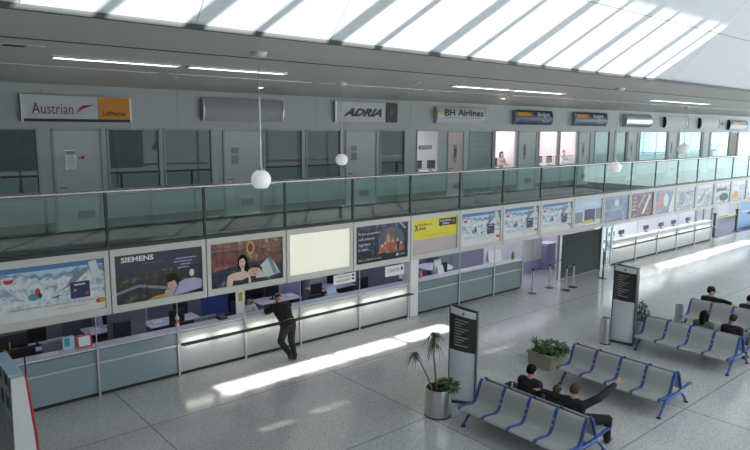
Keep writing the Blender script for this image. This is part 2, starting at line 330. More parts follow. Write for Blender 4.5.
DOOR = [(4.28, 5.52, 'white', 'white upper office door with handle, notice and red arrow'), (8.98, 10.3, 'white', 'white upper office door behind the hanging globe lamp'),
 (13.6, 15.06, 'white', 'grey white upper office door under the black italic sign'), (18.74, 19.75, 'pink', 'pinkish upper office door standing slightly open'),
 (23.33, 24.7, 'white', 'grey upper office door with a dark narrow door plate'), (28.15, 29.24, 'white', 'pale upper office door between pink window and frosted window'),
 (32.95, 34.04, 'white', 'pale upper office door beside the first daylight window'), (37.7, 38.93, 'white', 'white upper office door between the two daylight windows'), (42.45, 43.51, 'white', 'slim white upper office door before the pale window'),
 (46.8, 48.1, 'brown', 'brown upper office door near the far end')]
op = sorted([(a, c, ZW0, ZW1) for a, c, *_ in WIN]+[(a, c, ZS, ZD1) for a, c, *_ in DOOR])
b = MB(); px = XA
for a, c, z0, z1 in op:
    if a > px: b.box(px, a, YW, YW+.12, ZS, ZC, 'wall')
    b.box(a, c, YW, YW+.12, z1, ZC, 'wall')
    if z0 > ZS: b.box(a, c, YW, YW+.12, ZS, z0, 'wall')
    px = c
b.box(px, XB, YW, YW+.12, ZS, ZC, 'wall')
for xx in (4.12, 5.57, 7.6, 9.9, 12.4, 13.5, 16.7, 18.6, 21.2, 24.2, 27.1, 30.4, 34.1): b.box(xx-.006, xx+.006, YW-.003, YW, 6.1, ZC, 'signg')
struct(b.build('wall_back'), 'grey panelled wall of the upper offices', 'wall')
b = MB(); px = XA
for a, c, *_ in sorted(DOOR): b.box(px, a-.03, YW-.02, YW, ZS, ZS+.28, 'skirt'); px = c+.03
b.box(px, XB, YW-.02, YW, ZS, ZS+.28, 'skirt'); struct(b.build('baseboard_back'), 'dark skirting along the upper office wall', 'baseboard')
for i, (x0, x1, g, lab) in enumerate(WIN):
    t = thing('window_%d' % (i+1), lab, 'window', ((x0+x1)/2, YW, ZW0), kind='structure')
    f = MB(); w_ = .05
    for q in ((x0, x0+w_, ZW0, ZW1), (x1-w_, x1, ZW0, ZW1), (x0, x1, ZW0, ZW0+w_), (x0, x1, ZW1-w_, ZW1)): f.box(q[0], q[1], YW-.025, YW+.06, q[2], q[3], 'winf')
    f.build('frame', t); MB().box(x0+w_, x1-w_, YW+.02, YW+.03, ZW0+w_, ZW1-w_, g).build('pane', t)
    if g == 'blind':
        bl = MB()
        for k in range(30): z = ZW0+.08+k*.052; bl.box(x0+.07, x1-.07, YW+.07, YW+.10, z, z+.03, 'greyp')
        bl.build('blind', t)
for i, (x0, x1, mm, lab) in enumerate(DOOR):
    t = thing('door_%d' % (i+1), lab, 'door', ((x0+x1)/2, YW, ZS), kind='structure')
    f = MB()
    for q in ((x0, x0+.06, ZS, ZD1), (x1-.06, x1, ZS, ZD1), (x0, x1, ZD1-.05, ZD1)): f.box(q[0], q[1], YW-.03, YW+.08, q[2], q[3], 'winf')
    f.build('frame', t)
    l = MB(); l.box(x0+.06, x1-.06, YW, YW+.05, ZS+.02, ZD1-.05, {'white': 'leafw', 'pink': 'pink', 'brown': 'brown'}[mm]).build('leaf', t)
    if i < 8:
        h = MB(); h.box(x0+.12, x0+.17, YW-.02, YW, ZS+1.02, ZS+1.22, 'alu').tube([(x0+.145, YW-.01, ZS+1.16), (x0+.145, YW-.06, ZS+1.16), (x0+.28, YW-.06, ZS+1.16)], .012, 'black'); h.build('handle', t)
        g = MB(); xm = (x0+x1)/2; g.box(xm-.1, xm+.34, YW-.012, YW, ZS+.32, ZS+.54, 'signg')
        for k in range(6): g.box(xm-.08, xm+.32, YW-.016, YW-.012, ZS+.34+k*.032, ZS+.355+k*.032, 'skirt')
        g.build('vent_grille', t)
        n = MB(); xn = x0+.3
        if i == 0: n.box(xn, xn+.26, YW-.01, YW, ZS+1.62, ZS+2.12, 'alu').box(xn+.03, xn+.23, YW-.014, YW-.01, ZS+1.65, ZS+1.98, 'paper').box(xn+.02, xn+.24, YW-.014, YW-.01, ZS+2.0, ZS+2.09, 'greyp').tube([(xn+.32, YW-.012, ZS+1.92), (xn+.42, YW-.012, ZS+1.92)], .012, 'red').poly([(xn+.4, YW-.013, ZS+1.86), (xn+.48, YW-.013, ZS+1.92), (xn+.4, YW-.013, ZS+1.98)], 'red')
        elif i in (1, 2): n.box(xn-.02, xn+.22, YW-.01, YW, ZS+1.95, ZS+2.12, 'greyp').box(xn-.02, xn+.22, YW-.01, YW, ZS+1.6, ZS+1.9, 'signg').box(xn+.0, xn+.2, YW-.014, YW-.01, ZS+1.64, ZS+1.86, 'greyp')
        else: n.box(xn+.1, xn+.26, YW-.012, YW, ZS+1.4, ZS+2.1, 'greyp').box(xn+.12, xn+.24, YW-.016, YW-.012, ZS+1.6, ZS+1.95, 'post')
        n.build('notice_board', t)
# upper rooms behind the glass
struct(MB().box(XA, 33.9, 20.6, 20.75, ZS, ZC, 'pale').build('wall_rooms'), 'pale rear wall of the upper offices', 'wall'); struct(MB().box(34, XB, 20.6, 20.7, ZS, 4.5, 'pale').build('wall_parapet'), 'low pale wall under the far daylight windows', 'wall')
for xx, lab in ((16.6, 'partition wall of the first bright upper office'), (21.62, 'partition wall before the room with the pink clad woman'), (24.1, 'partition wall before the pink lit rooms'), (28.6, 'partition wall after the pink lit rooms'), (33.9, 'partition wall before the far daylight rooms')): struct(MB().box(xx, xx+.06, YW+.12, 20.6, ZS, ZC, 'pink' if 24 < xx < 29 else 'pale').build('wall_partition'), lab, 'wall')
struct(MB().box(24.17, 28.58, 20.5, 20.6, ZS, ZC, 'pink').build('wall_pink'), 'pink rear wall of the lit upper rooms', 'wall')
struct(MB().box(34, XB, YW+.12, 20.6, ZS, ZS+.02, 'pale').build('floor_rooms'), 'pale floor of the far daylight rooms', 'floor'); struct(MB().box(XA, 34, YW+.12, 20.6, ZS, ZS+.02, 'deskg').build('floor_upper_offices'), 'grey floor of the upper offices', 'floor')
f = MB(); t = thing('window_19', 'blue daylight window wall far behind the upper corridor', 'window', (48, 20.65, 4.5), kind='structure')
for k in range(16): f.box(34+k*1.75, 34.08+k*1.75, 20.6, 20.72, 4.5, ZC, 'alu')
for z in (4.5, 5.5, 6.4): f.box(34, XB, 20.6, 20.72, z, z+.07, 'alu')
f.build('frame', t); MB().box(34, XB, 20.64, 20.66, 4.5, ZC, 'skyg').build('pane', t)
# ground floor back offices
b = MB(); b.box(XA, 22.3, 18.4, 18.55, 0, 3.12, 'purple').box(22.3, 50, 18.4, 18.55, 0, 3.12, 'pale'); b.box(14.0, 14.1, 15.2, 18.4, 0, 3.12, 'purple'); b; b.box(25.7, 25.78, 15, 18.4, 0, 3.12, 'pale')
struct(b.build('wall_offices'), 'lilac grey back wall of the ticket offices', 'wall')
struct(MB().box(XA, 20.1, 14.75, 18.4, 0, .012, 'carpet').box(25.8, 50, 14.75, 18.4, 0, .012, 'carpet').build('floor_offices'), 'dark floor inside the ticket offices', 'floor')
b = MB(); b.bbox(14.0, 14.36, 14.55, 14.95, 0, 1.9, 'white', .012); struct(b.build('wall_pillar'), 'white pillar between the two counter rows', 'pillar')
# far end of the hall
b = MB()
for y0 in range(-10, 22, 3): b.box(XB, XB+.15, y0, y0+.15, 0, ZR, 'alu')
for z in (0, 3.4, 6.8): b.box(XB, XB+.15, -10, 22, z, z+.2, 'alu')
t = thing('window_20', 'tall glazed end wall of the hall with aluminium grid', 'window', (XB, 6, 0), kind='structure'); b.build('frame', t); MB().box(XB+.06, XB+.08, -10, 22, 0, ZR, 'winl').build('pane', t)
b = MB()
for x0 in range(-12, 63, 3): b.box(x0, x0+.15, -10.15, -10, 0, ZR, 'alu')
for z in (0, 3.4, 6.8): b.box(XA, XB, -10.15, -10, z, z+.2, 'alu')
b2 = MB(); b2.box(XA, 17, -10.3, -10.15, 3.3, ZR, 'greyw').box(XA, 3, -10.3, -10.15, 0, 3.3, 'greyw'); struct(b2.build('wall_reflection_block'), 'unseen grey wall added to darken the left window reflections', 'wall')  # unseen wall added to keep bright sky out of the left window reflections
t = thing('window_21', 'tall glazed front of the hall facing the counters', 'window', (25, -10, 0), kind='structure'); b.build('frame', t)
# fascia structure band
b = MB(); b.box(XA, 52, YF+.06, YF+.2, 1.9, 3.36, 'frame').box(XA, 52, YF-.01, YF+.2, 3.36, 3.44, 'post')
struct(b.build('trim_3'), 'pale fascia band with dark edge under the glass railing', 'trim')

# ------------------------------------------------------------------ glass railing
MOD = 2.35; X0 = 2.25
rail = thing('glass_railing', 'long green glass railing with steel handrail along the upper corridor', 'railing', (20, YF+.03, 3.44))
MB().tube([(-10, YF+.02, 4.68), (52, YF+.02, 4.68)], .035, 'chrome', 12).build('handrail', rail, smooth=40)
for k in range(-3, 21):
    x = X0+k*MOD
    MB().box(x-.03, x+.03, YF+.0, YF+.05, 3.44, 4.66, 'post').build('post', rail)
    MB().box(x+.035, x+MOD-.035, YF+.02, YF+.034, 3.46, 4.62, 'gl').build('glass_panel', rail)

# ------------------------------------------------------------------ advertising panels
def panel_frame(i, label):
    x = X0+i*MOD
    t = thing('advertising_panel', label, 'advertisement', (x, YF, 1.88), 'advertising panels under the railing')
    f = MB(); a, c = x+.015, x+MOD-.015; y0, y1 = YF-.02, YF+.06
    f.box(a, a+.10, y0, y1, 1.88, 3.36, 'frame').box(c-.10, c, y0, y1, 1.88, 3.36, 'frame').box(a+.1, c-.1, y0, y1, 3.20, 3.36, 'frame').box(a+.1, c-.1, y0, y1, 1.88, 2.05, 'frame')
    f.build('frame', t); return t, a+.1, 2.05, MOD-.23, 1.15
class Art:
    def __init__(s, x, z, w, h, y): s.b = MB(); s.x, s.z, s.w, s.h, s.y = x, z, w, h, y; s.n = 0
    def pt(s, u, v): return (s.x+u*s.w, s.y-s.n*.0008, s.z+v*s.h)
    def poly(s, pts, m): s.n += 1; s.b.poly([s.pt(u, v) for u, v in pts], m); return s
    def rect(s, u0, v0, u1, v1, m): return s.poly([(u0, v0), (u1, v0), (u1, v1), (u0, v1)], m)
    def ell(s, u, v, ru, rv, m, n=20): return s.poly([(u+ru*math.cos(2*PI*k/n), v+rv*math.sin(2*PI*k/n)) for k in range(n)], m)
    def text(s, t, u, v, w, h, m, **k): s.n += 1; s.b.text(t, s.pt(u, v), (1, 0, 0), (0, 0, 1), w*s.w, h*s.h, m, **k); return s
def art_snow(a):
    a.rect(0, 0, 1, 1, 'skydeep'); a.rect(0, .70, 1, .90, 'skyp')
    a.poly([(0, .2), (1, .2), (1, .90), (.93, .85), (.87, .92), (.80, .84), (.74, .90), (.66, .80), (.6, .84), (.53, .78), (.46, .84), (.38, .79), (.33, .86), (.27, .82), (.2, .90), (.12, .86), (.06, .92), (0, .86)], 'rocks')
    a.poly([(0, .2), (1, .2), (1, .80), (.93, .74), (.86, .84), (.78, .72), (.66, .70), (.6, .76), (.52, .68), (.44, .77), (.36, .7), (.3, .78), (.2, .84), (.12, .76), (.05, .84), (0, .78)], 'snow'); a.rect(0, 0, 1, .24, 'palep2')
    a.poly([(.0, .66), (.08, .60), (.2, .40), (.24, .36), (.14, .40), (.05, .5), (.0, .48)], 'rocks')
    a.ell(.10, .77, .045, .055, 'red'); a.ell(.10, .82, .05, .03, 'palep'); a.ell(.33, .55, .08, .20, 'skyp'); a.ell(.335, .52, .068, .15, 'palep2'); a.ell(.31, .42, .05, .07, 'teal'); a.ell(.35, .5, .025, .08, 'red'); a.ell(.30, .52, .02, .05, 'lilacp'); a.ell(.37, .43, .02, .05, 'navy'); a.ell(.33, .75, .03, .03, 'palep')
    a.poly([(.49, .40), (.62, .54), (.66, .66), (.8, .86), (.84, .80), (.72, .62), (.64, .53)], 'greyp'); a.poly([(.46, .36), (.55, .40), (.54, .33)], 'teal')
    a.poly([(.84, .96), (.92, .98), (.98, .50), (.90, .48)], 'palep'); a.poly([(.91, .62), (.97, .58), (.97, .48), (.91, .5)], 'rocks'); a.poly([(.93, .9), (1, .8), (1, .72), (.94, .82)], 'greyp')
    a.rect(.655, .28, .845, .60, 'navy'); a.rect(.69, .53, .8, .555, 'palep'); a.ell(.815, .36, .018, .03, 'red'); a.ell(.7, .44, .015, .025, 'gold')
    a.text('Platite kartom na putovanju ili kupovini', .09, .19, .8, .055, 'greyp'); a.text('Vasa kartica svuda u svijetu', .52, .12, .3, .035, 'greyp')
    a.ell(.93, .17, .03, .045, 'red'); a.ell(.965, .17, .03, .045, 'orange')
def art_siemens(a):
    a.rect(0, 0, 1, 1, 'city'); a.poly([(0, .62), (.35, .60), (.6, .62), (1, .62), (1, 1), (0, 1)], 'night')
    a.text('SIEMENS', .07, .84, .36, .11, 'paper', bold=.03); a.text('Global network of innovation', .3, .77, .24, .03, 'greyp')
    for k, (w_, o) in enumerate([(.25, .68), (.22, .66), (.12, .74), (.14, .7)]): a.rect(o, .78-k*.065, o+w_, .80-k*.065, 'lilacp')
    a.poly([(0, .25), (.25, .36), (.6, .22), (.6, .16), (.25, .30), (0, .19)], 'greyp'); a.poly([(.34, 0), (.6, .0), (.6, .1), (.42, .06)], 'gold')
    a.poly([(.56, .02), (.62, .0), (.72, .02), (.98, .08), (1, .12), (1, .27), (.9, .33), (.78, .33), (.70, .26), (.62, .12)], 'lilacp'); a.poly([(.70, .26), (.72, .26), (.66, .04), (.63, .04)], 'greyp'); a.ell(.63, .28, .055, .14, 'skinp'); a.poly([(.57, .3), (.58, .46), (.66, .50), (.72, .38), (.70, .2), (.66, .34)], 'hairbr'); a.ell(.58, .1, .04, .07, 'skinp'); a.ell(.87, .45, .03, .08, 'palep')
    a.rect(.33, .06, .345, .3, 'ink')
def art_couple(a):
    a.rect(0, 0, 1, 1, 'bar'); a.poly([(0, 0), (1, 0), (1, .36), (.6, .5), (0, .36)], 'stage')
    a.text('sa stilom i po vasoj mjeri', .02, .80, .42, .06, 'redl'); a.ell(.54, .82, .06, .16, 'gold'); a.ell(.54, .82, .035, .1, 'maroon'); a.text('Dobro dosli', .66, .78, .3, .10, 'gold')
    for k in range(5): a.rect(.1+k*.07, .45, .14+k*.07, .62+.03*(k % 2), 'maroon')
    a.poly([(.37, .36), (.355, .56), (.385, .67), (.43, .70), (.475, .66), (.50, .54), (.52, .36), (.48, .28), (.44, .3)], 'hairb'); a.rect(.405, .28, .445, .42, 'skinl'); a.ell(.42, .50, .042, .125, 'skinl'); a.poly([(.378, .56), (.39, .635), (.44, .655), (.465, .58), (.455, .54), (.435, .61)], 'hairb'); [a.ell(q, .53, .010, .012, 'hairbr') for q in (.402, .438)]; a.ell(.42, .42, .016, .013, 'red'); a.poly([(.2, 0), (.215, .22), (.25, .27), (.37, .30), (.46, .30), (.52, .22), (.54, 0)], 'skinl'); a.poly([(.28, 0), (.29, .12), (.4, .1), (.5, .15), (.5, 0)], 'ink')
    a.poly([(.6, .1), (.66, .36), (.8, .56), (.88, .4), (.96, .14), (.8, .08)], 'skyp2'); a.ell(.585, .26, .09, .11, 'skinp'); [a.ell(q, .27, .011, .012, 'hairbr') for q in (.565, .61)]; a.ell(.585, .2, .018, .012, 'maroon'); a.poly([(.52, .3), (.6, .42), (.69, .34), (.7, .2), (.66, .32), (.58, .36)], 'hairbr'); a.poly([(.78, .54), (.82, .56), (.92, .14), (.87, .12)], 'greyp')
def art_stage(a):
    a.rect(0, 0, 1, 1, 'stage'); a.ell(.68, .52, .26, .38, 'stage2')
    a.poly([(.42, .2), (.46, .42), (.55, .5), (.6, .82), (.63, .86), (.66, .5), (.7, .74), (.73, .5), (.78, .48), (.82, .54), (.84, .44), (.92, .36), (.95, .2)], 'tower')
    for q in ((.5, .4), (.56, .46), (.62, .52), (.7, .5), (.8, .52), (.87, .42)): a.ell(q[0], q[1], .022, .045, 'skinp')
    a.poly([(.62, .2), (.62, .45), (.68, .45), (.69, .2)], 'red'); a.poly([(.79, .22), (.78, .46), (.84, .46), (.83, .22)], 'ink')
    for k, t in enumerate(['Pravi posjetioci', 'zeli pozvati', 'sugradane', 'u svijet...']): a.text(t, .05, .74-k*.14, [.42, .30, .22, .22][k], .085, 'paper')
    a.rect(0, 0, 1, .17, 'ink'); a.text('061 /// BUDI SVOJ', .05, .05, .42, .06, 'paper'); a.poly([(.76, .08), (.8, .16), (.82, .08)], 'paper'); a.text('svijet', .83, .08, .12, .05, 'paper'); a.poly([(.82, 1), (.95, .8), (.97, .82), (.86, 1)], 'lilacp')
def art_bank(a):
    a.rect(0, 0, 1, .42, 'pinkp'); a.rect(0, .42, 1, 1, 'yellow')
    for d in (1, -1): a.poly([(.085-.035, .76-d*.08), (.085-.02, .76-d*.10), (.085+.035, .76+d*.08), (.085+.02, .76+d*.10)], 'ink')
    a.text('Raiffeisen', .14, .80, .28, .075, 'ink'); a.text('BANK', .14, .69, .16, .075, 'ink', bold=.03)
    a.rect(.58, .74, .98, .95, 'ink'); a.text('POSLOVNI', .6, .85, .25, .06, 'paper', bold=.02); a.text('BANKA', .66, .77, .16, .055, 'paper', bold=.02); a.text('RB', .88, .82, .07, .07, 'gold')
    a.text('Dobra ideja svaki dan', .27, .5, .48, .035, 'gold')
def art_misc(a, k):
    base = ['palep', 'bluep', 'redp', 'bluep', 'glare', 'glare', 'glare', 'glare', 'glare'][k % 9]; a.rect(0, 0, 1, 1, base)
    if k == 0: a.rect(0, .6, 1, 1, 'skyp'); a.text('RADIO', .3, .75, .5, .14, 'paper', bold=.03); a.rect(.0, .15, .3, .55, 'greyp'); a.rect(.36, .12, .75, .62, 'navy'); a.rect(.78, .2, 1, .62, 'greyp'); a.poly([(.3, .1), (.7, .1), (.68, .22), (.34, .2)], 'tape')
    elif k == 1: a.ell(.5, .72, .09, .14, 'palep'); a.text('ZURICH', .3, .42, .44, .12, 'palep'); a.rect(.15, .2, .85, .23, 'greyp')
    elif k == 2: a.poly([(.5, .12), (.62, .12), (.9, .86), (.82, .9)], 'paper'); a.poly([(.3, .4), (.36, .4), (.66, .9), (.6, .92)], 'pinkp'); [a.rect(.08, .3+.16*q, .24, .36+.16*q, 'pinkp') for q in range(4)]
    elif k == 3: a.poly([(.1, .2), (.3, .9), (.42, .9), (.3, .2)], 'redl'); a.ell(.55, .55, .12, .28, 'palep'); a.poly([(.7, 0), (.95, 1), (1, 1), (1, 0)], 'paper')
    elif k == 4: a.ell(.3, .5, .16, .3, 'greyp'); a.text('PUT', .5, .6, .4, .2, 'navy', bold=.03); a.rect(.1, .1, .9, .15, 'greyp')
    elif k == 5: a.poly([(.1, .2), (.5, .85), (.6, .8), (.3, .2)], 'greyp'); a.ell(.7, .4, .12, .2, 'teal')
    elif k == 6: a.rect(.1, .6, .8, .75, 'ink'); a.ell(.6, .3, .3, .2, 'leaf')
    elif k == 7: a.ell(.3, .3, .18, .22, 'orange'); a.rect(.5, .5, .9, .8, 'greyp')
    else: a.rect(.2, .3, .8, .6, 'skyp')
M['rocks'] = night_print('alpine_rock_print', (.18, .27, .40), (.42, .52, .62), (.84, .87, .9)); M['skydeep'] = mat('print_deep_sky', (.07, .19, .44), .3); M['palep2'] = mat('print_snow_white', (.74, .76, .74), .3)
M['night'] = mat('print_night_sky', (.035, .038, .065), .3); M['redl'] = mat('print_coral', (.75, .22, .16), .4); M['skinl'] = mat('print_fair_skin', (.72, .52, .42), .4); M['skyp2'] = mat('print_pale_shirt', (.50, .58, .60), .4); M['stage2'] = mat('print_stage_glow', (.10, .11, .16), .3)
PAN = {-1: ('snow', 'alpine snow advertising panel cut off by the outer end of the row'), 0: ('snow', 'large alpine snow and payment card advertising panel at the near end of the row'), 1: ('siemens', 'dark advertising panel with white lettering and man lying on his arm'),
 2: ('couple', 'dark red advertising panel showing a woman with a man leaning on her shoulder'), 3: ('blank', 'blank glowing cream lightbox panel without any print'), 4: ('stage', 'navy advertising panel with lit group of figures and white text lines'),
 5: ('bank', 'bright yellow and mauve bank advertising panel'), 6: ('snow', 'alpine snow advertising panel directly beside the yellow one'), 7: ('snow', 'second alpine snow advertising panel after the yellow one'), 8: ('snow', 'third alpine snow advertising panel after the yellow one'),
 9: ('misc', 'pale blue advertising panel above the dark roller shutter'), 10: ('misc', 'blue grey advertising panel with pale lettering past the shutter'), 11: ('misc', 'dark red advertising panel with a slanting white streak'), 12: ('misc', 'blue advertising panel with red slash and white edge'),
 13: ('misc', 'glare washed advertising panel with navy lettering'), 14: ('misc', 'glare paled advertising panel with grey slanting shape and teal disc'), 15: ('misc', 'glare paled advertising panel with black bar and green disc'), 16: ('misc', 'glare paled advertising panel with orange disc'), 17: ('misc', 'glare paled advertising panel with single sky blue block'), 18: ('misc', 'farthest advertising panel in the row with pale sky shapes')}
for i, (kind, lab) in PAN.items():
    t, ax, az, aw, ah = panel_frame(i, lab); a = Art(ax, az, aw, ah, YF+.02)
    if kind == 'blank': a.rect(0, 0, 1, 1, 'lit')
    elif kind == 'misc': art_misc(a, i-9)
    else: {'snow': art_snow, 'siemens': art_siemens, 'couple': art_couple, 'stage': art_stage, 'bank': art_bank}[kind](a)
    o = a.b.build('print', t, loc=(ax, YF, az)); o.location = Vector((ax, YF, az))-Vector(t['_o'])

# ------------------------------------------------------------------ office signs
def sign(x0, x1, z0, z1, face, label, bulge=.0, extra=None, side='alu', ends=None):
    t = thing('office_sign', label, 'sign', ((x0+x1)/2, YW, z0), 'sign boxes above the upper offices')
    n = 8; prof = []
    for k in range(n+1):
        v = k/n; prof.append((YW-.12-bulge*math.sin(PI*v), z0+(z1-z0)*v))
    outline = prof+[(YW, z1), (YW, z0)]
    MB().prism(outline, 'x', x0, x1, face).build('sign_body', t, smooth=40)
    MB().prism([(y-.012 if y < YW-.1 else y, z) for y, z in outline], 'x', x0-.04, x0+.01, side).build('end_cap', t); MB().prism([(y-.012 if y < YW-.1 else y, z) for y, z in outline], 'x', x1-.01, x1+.04, ends or side).build('end_cap', t)
    if extra:
        a = MB(); extra(a, YW-.124-bulge); a.build('lettering', t)
    return t
def s1(a, y):
    a.box(5.42, 6.24, y-.006, y+.12, 6.30, 6.86, 'orange'); a.text('Austrian', (3.86, y-.003, 6.42), (1, 0, 0), (0, 0, 1), .95, .26, 'maroon')
    a.poly([(4.86, y-.003, 6.42), (4.98, y-.003, 6.60), (5.30, y-.003, 6.66), (5.02, y-.003, 6.55)], 'red'); a.poly([(5.0, y-.003, 6.63), (5.32, y-.003, 6.67), (5.1, y-.003, 6.58)], 'maroon')
    a.text('Lufthansa', (5.52, y-.010, 6.40), (1, 0, 0), (0, 0, 1), .58, .12, 'ink', bold=.02); a.poly([(5.55+.05*math.cos(k*PI/5), y-.010, 6.65+.05*math.sin(k*PI/5)) for k in range(10)], 'gold')
    a.box(3.66, 6.24, y-.004, y+.1, 6.23, 6.30, 'ink')
sign(3.66, 6.24, 6.23, 6.88, 'signw', 'long sign box half white with dark red lettering and half orange', extra=s1)
sign(8.35, 11.0, 6.31, 6.96, 'signg', 'blank grey curved sign box above the second office door', .06)
def s3(a, y): a.text('ADRIA', (13.42, y-.003, 6.53), (1, 0, 0), (0, 0, 1), 1.75, .28, 'ink', shear=.5, bold=.05); a.box(15.36, 15.9, y-.02, y+.12, 6.34, 7.03, 'ink'); a.text('JP', (15.55, y-.023, 6.55), (1, 0, 0), (0, 0, 1), .16, .22, 'greyp')
sign(13.13, 15.88, 6.34, 7.03, 'signw', 'white sign box with black italic lettering and black curved end', .0, s3, ends='black')
def s4(a, y): a.text('BH Airlines', (18.35, y-.003, 6.62), (1, 0, 0), (0, 0, 1), 2.3, .28, 'ink', bold=.025); a.box(18.35, 20.55, y-.003, y, 6.55, 6.57, 'navy'); a.ell = None; a.poly([(18.2+.1*math.cos(k*PI/6), y-.004, 6.75+.1*math.sin(k*PI/6)) for k in range(12)], 'tape')
sign(18.0, 20.8, 6.34, 6.96, 'signw', 'white curved sign box with navy lettering above the pinkish door', .08, s4)
def budget(x):
    def f(a, y):
        a.poly([(x+.1, y+.028, 6.88), (x+1.2, y+.028, 6.88), (x+1.6, y+.004, 6.74), (x+.1, y+.004, 6.70)], 'orange'); a.poly([(x+.5, y+.02, 6.80), (x+1.3, y+.02, 6.86), (x+1.7, y-.002, 6.72)], 'ink')
        a.text('Budget', (x+1.55, y-.006, 6.66), (1, 0, 0), (0, 0, 1), .9, .24, 'paper', bold=.01); a.text('Rent a Car', (x+1.95, y-.004, 6.46), (1, 0, 0), (0, 0, 1), .5, .08, 'palep')
    return f
sign(22.86, 25.6, 6.34, 6.97, 'navy', 'navy and orange curved sign box nearer of the two alike', .08, budget(22.86), side='signg')
sign(27.5, 30.4, 6.33, 6.98, 'navy', 'navy and orange curved sign box farther of the two alike', .08, budget(27.5), side='signg')
sign(32.35, 35.1, 6.31, 6.98, 'steel', 'brushed metal curved sign box beyond the blue orange ones', .12)
sign(36.9, 39.8, 6.30, 6.92, 'paper', 'blank white curved sign box beside the brushed metal one', .07, side='black')
sign(41.6, 44.3, 6.27, 6.92, 'paper', 'blank white curved sign box nearest the far end', .07, side='black')
def s10(a, y): a.poly([(46.5, y+.0, 6.72), (47.6, y, 6.72), (47.8, y, 6.52), (46.5, y, 6.52)], 'orange'); a.text('RENT', (47.7, y-.003, 6.55), (1, 0, 0), (0, 0, 1), .9, .18, 'paper')
sign(46.1, 49.0, 6.20, 6.86, 'greyp', 'small dark sign box with orange stripe farthest along the wall', .10, s10, side='navy')
a = MB(); a.poly([(44.85, YW-.02, 6.52), (45.15, YW-.02, 6.52), (45.15, YW-.02, 6.40), (45.5, YW-.02, 6.60), (45.15, YW-.02, 6.80), (45.15, YW-.02, 6.68), (44.85, YW-.02, 6.68)], 'ink'); a.box(44.8, 45.55, YW-.015, YW, 6.36, 6.84, 'wall')
tag(a.build('arrow_sign', loc=(45.2, YW, 6.4)), 'small black arrow sign between the last sign boxes', 'sign')

# ------------------------------------------------------------------ ceiling lights
TUB = [(2.7, 4.64), (4.85, 6.77), (11.5, 13.68), (13.84, 16.1), (21.3, 25.9), (30.3, 34.8), (39.2, 43.7)]
TL = ['nearest ceiling strip light above the red lettered sign', 'ceiling strip light next after the nearest one', 'ceiling strip light before the navy lettered sign', 'ceiling strip light touching the one by the navy lettered sign', 'ceiling strip light in front of the brushed metal sign', 'ceiling strip light above the blank white sign boxes', 'farthest ceiling strip light']
for (x0, x1), lab in zip(TUB, TL):
    t = thing('strip_light', lab, 'light', ((x0+x1)/2, 10.6, ZC), 'ceiling strip lights')
    f = MB(); f.box(x0-.03, x1+.03, 10.51, 10.53, ZC-.03, ZC-.001, 'alu').box(x0-.03, x1+.03, 10.67, 10.69, ZC-.03, ZC-.001, 'alu').box(x0-.03, x0, 10.53, 10.67, ZC-.03, ZC-.001, 'alu').box(x1, x1+.03, 10.53, 10.67, ZC-.03, ZC-.001, 'alu'); f.build('housing', t)
    MB().box(x0, x1, 10.53, 10.67, ZC-.02, ZC-.001, 'lamp').build('diffuser', t)
for k, (x, y, lab) in enumerate([(1.95, 13.6, 'small pale downlight by the outer end of the ceiling'), (5.7, 13.2, 'small downlight above the second dark window'), (8.6, 14.6, 'small glowing downlight before the grey blank sign'), (13.2, 14.0, 'small downlight before the black italic sign'), (17.2, 13.6, 'small downlight before the navy lettered sign'), (10.2, 10.5, 'small round ceiling fitting between strip lights'), (22.5, 13.2, 'small downlight before the first navy sign')]):
    t = thing('downlight', lab, 'light', (x, y, ZC), 'small ceiling downlights'); MB().lathe([(.09, -.02), (.10, 0)], (x, y, ZC), 'alu', 16).build('rim', t); MB().lathe([(.06, -.03), (.07, -.018)], (x, y, ZC), 'warm' if k in (2, 0, 4) else 'signw', 16).build('lens', t)
for x0, n in ((-1.2, 8),):
    t = thing('ceiling_vent', 'row of dark air slots in the ceiling at the outer edge', 'vent', (x0+1.5, 9.55, ZC)); f = MB(); f.box(-1.3, 2.3, 9.40, 9.68, ZC-.008, ZC, 'soffit'); f.build('frame', t)
    for k in range(n): MB().box(-1.1+k*.42, -.85+k*.42, 9.44, 9.64, ZC-.012, ZC-.006, 'dark').build('slot', t)
def globe(x, y, z, r, lab):
    t = thing('pendant_lamp', lab, 'lamp', (x, y, ZC), 'opal globe pendant lamps')
    MB().lathe([(.05, -.08), (.10, -.06), (.12, -.01), (.12, 0)], (x, y, ZC), 'signw', 24).build('ceiling_rose', t, smooth=40)
    MB().tube([(x, y, ZC-.05), (x, y, z+r+1.02)], .006, 'alu', 6).tube([(x, y, z+r+1.02), (x, y, z+r-.02)], .013, 'white', 8).build('stem', t)
    b = MB(); prof = [(r*math.sin(a), r*math.cos(a)) for a in [PI*k/16 for k in range(0, 14)]]; prof = [(max(q, .004), zz) for q, zz in prof][::-1]
    b.lathe(prof, (x, y, z), 'globe', 28).build('globe', t, smooth=50); MB().lathe([(.05, 0), (.03, .04)], (x, y, z+r-.01), 'alu', 14).build('cap', t)
globe(4.69, 8.0, 5.37, .145, 'large white globe lamp hanging nearest in front of the second door')
globe(9.17, 11.93, 5.38, .145, 'small white globe lamp hanging before the black italic signed door')
globe(15.08, 8.3, 5.18, .155, 'white globe lamp hanging low against the glass railing')
globe(28.8, 12.65, 5.3, .26, 'grey globe lamp hanging before the far daylight windows')

